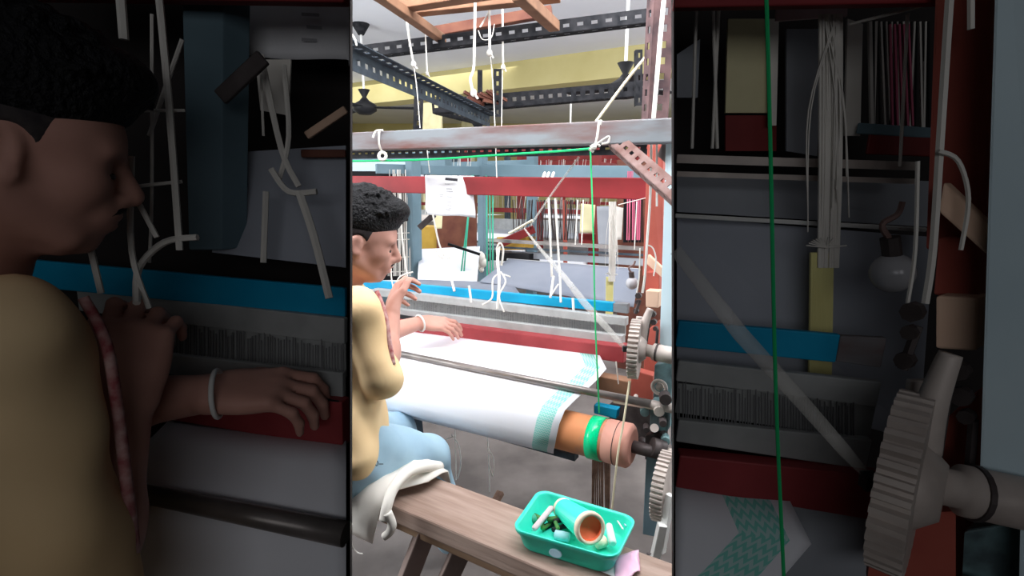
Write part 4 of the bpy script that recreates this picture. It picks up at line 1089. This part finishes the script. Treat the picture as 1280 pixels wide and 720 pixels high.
    E(g, .075, 0, -.035, .062, .12, .105, .02, True); E(g, .0, 0, -.115, .14, .12, .085, .02, True)
    for s_ in (-1, 1): E(g, -.006, s_*.088, -.004, .026, .03, .034, .004, True)
    build_np(g.mesh(), 'clipped_hair', 'fade', root, smooth_iter=1)
    HS *= 1.05; g = grd()
    E(g, -.014, 0, .072, .106, .081, .082, .01); E(g, .062, 0, .104, .05, .062, .036, .02)
    E(g, .085, 0, -.03, .08, .13, .082, .012, True); E(g, -.02, 0, -.065, .17, .14, .09, .012, True)
    rnd = random.Random(5)
    for i in range(420):
        a = rnd.uniform(-PI, PI); e = rnd.uniform(.25, 1.5)
        d0 = Vector((math.cos(a)*math.cos(e), math.sin(a)*math.cos(e), math.sin(e)))
        p = Vector((-.014+.098*d0.x, .076*d0.y, .070+.080*d0.z))
        if p.x > .045 and p.z < .075: continue
        cu = rnd.uniform(-1, 1); sw = Vector((.016+rnd.uniform(-.010, .006), .010*cu, rnd.uniform(-.004, .008)))
        q_ = p+sw; q2 = q_+Vector((.008, -.010*cu, -.009+rnd.uniform(-.004, .004)))
        K(g, p, q_, .0062, .0048, .003); K(g, q_, q2, .0048, .0026, .003)
    build_np(g.mesh(), 'hair', 'hair', root, smooth_iter=1)
    HS /= 1.04*1.05
    # facial hair, brows, eyes
    b = MB()
    for s_ in (-1, 1):
        b.tube([hp(.100, s_*.004, -.045), hp(.098, s_*.014, -.047), hp(.088, s_*.026, -.056)], [.0055*S, .0030*S], 8)
    b.build('moustache', 'hair', root, smooth=True)
    for s_ in (-1, 1):
        MB().tube([hp(.090, s_*.012, .028), hp(.086, s_*.030, .033), hp(.068, s_*.050, .026)], [.0050*S, .0022*S], 8).build('eyebrow', 'hair', root, smooth=True)
        MB().tube([hp(.085, s_*.020, -.006), hp(.086, s_*.031, -.008), hp(.076, s_*.044, -.004)], [.0032*S, .0016*S], 6).build('eyelashes', 'socket', root, smooth=True)
    # shirt
    g = SDF(lo, hi, h*1.2)
    for (p, r) in ((ch, (.108, .15, .17)), (nb.lerp(pel, .72), (.12, .15, .17)), (pel+Vector((0, 0, .0))+tf*.01, (.135, .17, .12))): g.ell(p, TX, [q_*S for q_ in r], .07*S)
    g.cone(nb+Vector((0, 0, -.045)), sr, .045*S, .056*S, .04*S); g.cone(nb+Vector((0, 0, -.045)), sl_, .045*S, .056*S, .04*S)
    g.cone(sr, er, .056*S, .052*S, .02*S); g.cone(er, er.lerp(wr, c.get('cuffR', .22)), .052*S, .047*S, .015*S)
    g.cone(sl_, el_, .064*S, .055*S, .03*S); g.cone(el_, el_.lerp(wl, .15), .053*S, .048*S, .02*S)
    if 'tail' in c:
        for a, b_, r1_, r2_ in c['tail']: g.cone(a, b_, r1_, r2_, .05*S)
    g.wrinkle(.0022*S, 55/S, [(.7, .2, .9, .3), (-.5, .6, .8, 1.7), (.3, -.9, .5, .9)])
    g.cone(hp(-.03, 0, -.05), nb-UP*.012, .062*S, .066*S, .01*S, True)
    build_np(g.mesh(), 'shirt', 'shirt', root)
    MB().torus(nb+UP*.012*S, (nb-hp(-.03, 0, -.04)), .066*S, .010*S, 28, 8).build('collar', 'shirt', root, smooth=True)
    if c.get('trim'):
        MB().tube(c['trim'], c['trim_r'], 8).build('trim_band', 'trim', root, smooth=True)
    # jeans
    g = SDF(lo, hi, h*1.2)
    g.ell(pel-UP*.03, TX, (.13*S, .172*S, .10*S), .04*S)
    for (hq, kn, an, toe) in c['legs']:
        hq, kn, an = map(Vector, (hq, kn, an)); g.cone(hq, kn, .092*S, .070*S, .04*S); g.cone(kn, an, .068*S, .055*S, .03*S)
    g.wrinkle(.002*S, 60/S, [(.4, .9, .6, .1), (.9, -.3, .5, 2.1)])
    jm = g.mesh(); build_np(jm, 'jeans', 'jeans', root)
    if c.get('stitch'):
        from mathutils.bvhtree import BVHTree
        bv = BVHTree.FromPolygons([Vector(v) for v in jm.np[0]], [tuple(int(i) for i in q_) for q_ in jm.np[1]])
        b = MB()
        for pts in c['stitch']:
            P3 = []
            for x, y in pts:
                d_ = ray(x, y).normalized(); hit = bv.ray_cast(CAM, d_)
                if hit[0] is not None: P3.append(hit[0]-d_*.001)
            if len(P3) > 2: b.tube(P3, .0009, 5)
        if b.v: b.build('stitched_mark', 'ink', root)
    # bracelet
    if 'bracelet' in c:
        p, ax_, R_ = c['bracelet']; MB().torus(p, ax_, R_, R_*.11, 28, 8).build('bracelet', 'white', root, smooth=True)
    return root

def rel(a, b): return (Vector(b)-Vector(a))
hd = PY(452, 303, 1.34); nk = PY(424, 366, 1.36); pv = PY(420, 560, 1.34)
shR = PY(447, 388, 1.25); elR = PY(477, 472, 1.25); wrR = PY(489, 392, 1.42)
shL = PY(405, 385, 1.52); elL = PY(455, 425, 1.72); wrL = PY(526, 403, 1.88)
hR = PY(440, 560, 1.27); kR = PY(534, 572, 1.50); hL = PY(425, 545, 1.45); kL = PY(495, 540, 1.74)
print('arm', (shR-elR).length, (elR-wrR).length, (shL-elL).length, (elL-wrL).length, 'thigh', (hR-kR).length, (hL-kL).length, 'pelvis', pv, nk, hd)
oval = lambda x, y: [(x+1.6*math.cos(a*PI/4), y+3.2*math.sin(a*PI/4)) for a in range(9)]
W1 = dict(h=.0042, stitch=[oval(466, 578), oval(471, 579), [(474, 580), (476, 580), (479, 580)], [(460, 566), (463, 567), (467, 569)]], head_scale=.88, head=hd, head_az=math.radians(77), head_pitch=math.radians(13), neck=nk, torso_az=math.radians(48), pelvis=pv,
          armR=(shR, elR, wrR), armL=(shL, elL, wrL),
          hands=[(wrR, (wrR-elR)*.7+Vector((-.01, .03, 0)), (-.6, -.5, .1), 1, 1.0), (wrL, (.95, .12, -.10), (-.1, -.35, .9), -1, .55)],
          legs=[(hR, kR, (kR.x+.06, kR.y+.10, .09), (kR.x+.12, kR.y+.24, .035)), (hL, kL, (kL.x+.04, kL.y+.08, .09), (kL.x+.10, kL.y+.20, .035))],
          lo=(-.85, 1.05, .0), hi=(.05, 2.2, 1.4), cuffR=.12,
          trim=[PY(471, 364, 1.29), PY(481, 392, 1.27), PY(486, 425, 1.25), PY(491, 456, 1.235)], trim_r=(.006, .008),
          tail=[(PY(440, 520, 1.24), PY(448, 572, 1.2), .05, .04)],
          bracelet=(PY(525, 404, 1.86), (wrL-elL), .031))
weaver('person', W1, 'weaver in mustard shirt and light jeans sitting on the bench in the bright middle')

# ================================================================== DIM SIDE BAYS
loomL = thing('power_loom', Vector((-.45, .62, 0)), 'dim loom at the left of the picture, with blue bar and grey reed', 'loom')
breast_bar(NL, loomL); reed_group(NL, loomL)
woven_cloth(NL, 'white woven cloth on the dim loom at left, under the large hand')
def nb_beam(par, name, mt, a, c, hpx, depth=.03, hpx2=None, up=None, m=NL):
    return px_beam(MB(), m, a, c, hpx, depth, up=up, hpx2=hpx2).build(name, mt, par, bevel=.002)
A = [NL.P(x, y, 2.1) for x, y in ((509.5, 236), (512.5, 345), (525.5, 345), (526, 236))]; dv = LV*.04
MB().box8([A[0], A[1], A[2], A[3]]+[p+dv for p in A]).build('blue_post', 'bluegrey', loomL, bevel=.002)
nb_beam(loomL, 'red_cross_beam', 'red', (438, 232, 2.05), (575.8, 234, 1.95), 24, .05)
note(NL, 'large dim paper note hanging at the top of the left bay')
knots(NL, ' in the dim left bay')
def nslab(name, pts, mt, label, cat, m=NL, th=.004, par=None):
    P = [m.P(min(max(p[0], m.x0), m.x1), p[1], p[2]) for p in pts]
    o = MB().grid([[P[0], P[1]], [P[3], P[2]]]).build(name, mt, par, solid=th)
    return o if par else tag(o, label, cat)
nslab('cloth_sheet', [(526, 307, 2.3), (577, 304, 2.3), (577, 352, 2.15), (522, 346, 2.15)], 'clothblue', 'dim grey cloth sheet behind the blue post of the left bay', 'cloth')
nslab('yellow_box', [(529, 280, 2.25), (533, 280, 2.25), (533, 306, 2.25), (529, 306, 2.25)], 'gold', 'dim narrow ochre box right of the blue post in the left bay', 'box', th=.02)
nslab('hanging_cloth', [(539, 270, 2.24), (553, 270, 2.24), (552, 292, 2.24), (541, 290, 2.24)], 'sheet', 'dim hanging rag below the large paper note', 'cloth')
tag(px_beam(MB(), NL, (525, 285, 1.98), (542, 269, 1.98), 6, .02).build('stub_bar', 'castd', bevel=.002), 'dim dark stub bar beside the blue post in the left bay', 'bar')
tag(px_beam(MB(), NL, (559, 300, 2.24), (577, 288, 2.24), 3, .02).build('wood_lath', 'tan', bevel=.002), 'dim brown lath below the large note', 'lath')
tag(px_beam(MB(), NL, (557, 307, 2.24), (577, 307, 2.24), 3, .02).build('dark_lath', 'darkwood', bevel=.002), 'dim dark lath above the grey sheet in the left bay', 'lath')
for i, (pts, r) in enumerate((([(500, 236, 1.7), (505, 290, 1.7), (509, 345, 1.7)], 1.3), ([(490, 308, 1.65), (490, 345, 1.65), (497, 368, 1.65)], 1.1), ([(498, 252, 1.75), (498, 322, 1.75), (497, 350, 1.75)], .6),
                              ([(491, 320, 1.7), (510, 318, 1.75)], .7), ([(493, 290, 1.7), (511, 290, 1.75)], .6), ([(485, 236, 1.7), (487, 262, 1.7)], 1.6), ([(510, 262, 1.8), (503, 282, 1.8), (497, 300, 1.8)], .8),
                              ([(516, 340, 1.7), (503, 342, 1.7), (493, 352, 1.7), (492, 366, 1.6)], 1.3), ([(492, 325, 1.62), (500, 340, 1.62)], 1.0), ([(474, 345, 1.6), (478, 362, 1.6)], 1.2), ([(550, 272, 2.1), (552, 300, 2.1), (548, 318, 2.1)], 1.0), ([(541, 275, 2.1), (542, 300, 2.1)], .5))):
    cord('white_cord', NL, pts, r, 'rope', ['long dim cord beside the large face', 'dim cord hanging before the large nose', 'thin dim upright harness cord', 'level dim cord below the nose line', 'level dim cord at brow height', 'short thick dim cord over the large forehead', 'dim slanting cord by the blue post', 'dim cord looping onto the blue bar', 'dim slanting cord beside the large moustache', 'dim tassel below the large chin', 'dim cord under the large note', 'thin dim cord under the large note'][i], 'cord', 'cords in the dim left bay')

# near weaver
def NP(x, y, Y): return PY(x, y, Y)
SN = 1.0
hdN = NP(26, 192, .50); nkN = NP(-70, 430, .52)
shRn = NP(12, 425, .46); elRn = NP(105, 765, .46); wrRn = NP(160, 500, .56)
shLn = NP(-90, 440, .66); elLn = NP(90, 510, .64); wrLn = NP(262, 492, .65)
pvN = Vector((hdN.x-.16, .48, .62)); 
print('near head', hdN, nkN, 'arms', (shRn-elRn).length, (elRn-wrRn).length, (shLn-elLn).length, (elLn-wrLn).length)
W2 = dict(h=.0036, head_scale=.80, head=hdN, head_az=math.radians(50), head_pitch=math.radians(13), neck=nkN, torso_az=math.radians(15), pelvis=pvN,
          armR=(shRn, elRn, wrRn), armL=(shLn, elLn, wrLn),
          hands=[(wrRn, (wrRn-elRn)*.8+Vector((-.02, .01, 0)), (.3, -.9, 0), -1, 1.0), (wrLn, (.92, .26, -.02), (-.1, -.35, .9), -1, .75)],
          legs=[((pvN.x+.06, .5, .56), (pvN.x+.16, .72, .50), (pvN.x+.16, .74, .1), (pvN.x+.18, .82, .04)), ((pvN.x-.08, .52, .56), (pvN.x-.02, .76, .50), (pvN.x-.02, .78, .1), (pvN.x, .86, .04))],
          lo=(-1.15, .15, .0), hi=(-.05, .92, 1.62), cuffR=.08, hh=.003,
          trim=[NP(104, 372, .50), NP(133, 430, .50), NP(148, 520, .495), NP(158, 600, .49), NP(168, 690, .49)], trim_r=(.005, .006),
          bracelet=(NP(272, 492, .645), (1, .3, 0), .031))
weaver('person', W2, 'large dim weaver in mustard shirt at the left edge of the picture')

loomR = thing('power_loom', Vector((.45, .62, 0)), 'dim loom end with large toothed wheel at the right of the picture', 'loom')
reed_group(NR, loomR); right_machinery(NR, loomR)
woven_cloth(NR, 'dim corner of white cloth with teal border at the lower right')
nb_beam(loomR, 'red_cross_beam', 'red', (704.4, 236, 1.9), (812, 234, 1.72), 24, .04, m=NR)
diag_ribbon(NR, ' in the dim right bay'); green_rope(NR, ' through the dim right bay')
yarn_band(NR, ' large and dim in the right bay'); bulb(NR, ' in the dim right bay'); right_cords(NR, ' in the dim right bay')
nslab('warp_sheet', [(700, 332, 2.2), (806, 340, 2.05), (800, 420, 1.95), (700, 396, 2.0)], 'clothblue', 'large dim grey-blue cloth behind the yarn hank in the right bay', 'cloth', NR)
nslab('warp_sheet', [(700, 314, 2.28), (806, 318, 2.2), (806, 336, 2.2), (700, 330, 2.24)], 'net', 'dim grey strip under the rails of the right bay', 'cloth', NR)
cord('edge_cord', NR, [(704.4, 331.5, 2.1), (803, 337, 2.0)], .9, 'white', 'dim white selvage cord along the grey-blue cloth of the right bay', smooth=False)
gr = thing('grey_rails', NR.P(750, 312, 2.1), 'dim grey steel rails across the right bay', 'rails')
for y, h_ in ((309, 3.2), (315, 2)): px_beam(MB(), NR, (704.4, y, 2.1), (800, y+3, 2.05), h_, .01).build('rail', 'cast', gr)
nslab('hanging_cloth', [(725, 254, 2.2), (745, 254, 2.2), (741, 291, 2.2), (724, 291, 2.2)], 'cream', 'dim pale yellow cloth hanging left of the green rope in the right bay', 'cloth', NR)
nslab('red_box', [(724, 292, 2.21), (744, 292, 2.21), (744, 306, 2.21), (724, 306, 2.21)], 'maroon', 'dim maroon box under the pale yellow cloth in the right bay', 'box', NR)
nslab('hanging_cloth', [(748, 258, 2.2), (762, 258, 2.2), (760, 308, 2.2), (748, 306, 2.2)], 'net', 'dim grey cloth between rope and yarn hank in the right bay', 'cloth', NR)
nslab('hanging_cloth', [(772, 254, 2.19), (778, 256, 2.19), (777, 300, 2.19), (771, 300, 2.19)], 'sheet', 'dim cream cloth right of the large yarn hank', 'cloth', NR)
nslab('hanging_cloth', [(741, 254, 2.17), (745, 254, 2.17), (744, 296, 2.17), (741, 296, 2.17)], 'sheet', 'dim narrow strip beside the green rope in the right bay', 'cloth', NR)
nslab('hanging_cloth', [(704, 268, 2.2), (714, 262, 2.2), (713, 285, 2.2), (704, 285, 2.2)], 'net', 'dim grey rag at the inner edge of the right bay', 'cloth', NR)
px_beam(MB(), NR, (744, 252, 1.98), (772, 250, 1.97), 5, .01).build('hanger', 'pinkw', loomR)
nb_beam(loomR, 'rear_frame_bar', 'maroon', (780, 303, 2.15), (806, 304, 2.12), 8, .01, m=NR)
nb_beam(loomR, 'rear_frame_rail', 'bluegrey', (776, 297, 2.15), (806, 299, 2.12), 4, .01, m=NR)
b = MB(); b1 = MB(); b2 = MB()
for i in range(22):
    x = 781+i*1.1; (b if i % 2 else b1).tube([NR.P(x, 255, 2.18), NR.P(x+random.uniform(-2, 2), 297, 2.18)], NR.s(random.choice((.3, .5, .8)), 2.2), 4, False)
for i in range(5): b2.tube([NR.P(789+i*1.8, 256, 2.15), NR.P(790+i*2, 296, 2.15)], NR.s(.5, 2.2), 4, False)
tag(b.build('harness_threads', 'black'), 'dim black harness threads right of the large yarn hank', 'threads', kind='stuff')
tag(b1.build('harness_threads', 'rope'), 'dim white harness threads right of the large yarn hank', 'threads', kind='stuff')
tag(b2.build('harness_threads', 'pinkthread'), 'dim pink threads beside the red post of the right bay', 'threads', kind='stuff')
for i, (x0, x1) in enumerate(((713, 711), (722, 719), (719, 721))):
    cord('thin_thread', NR, [(x0, 240, 2.1), (x1, 305, 2.1)], .6, 'rope', ['first', 'second', 'third'][i]+' dim upright thread from the inner edge of the right bay', 'thread')
quad = [NR.P(*c) for c in ((815, 448, 1.45), (815, 476, 1.45), (780, 476, 1.5), (783, 450, 1.5))]
MB().box8(quad+[p+LV*.02 for p in quad]).build('red_side_plate', 'redpost', loomR)
q5 = [NR.P(*c) for c in ((785, 440, 1.7), (785, 476, 1.7), (735, 476, 1.75), (735, 440, 1.75))]
MB().box8(q5+[p+LV*.01 for p in q5]).build('under_plate', 'net', loomR)
print('objects', len(bpy.data.objects))
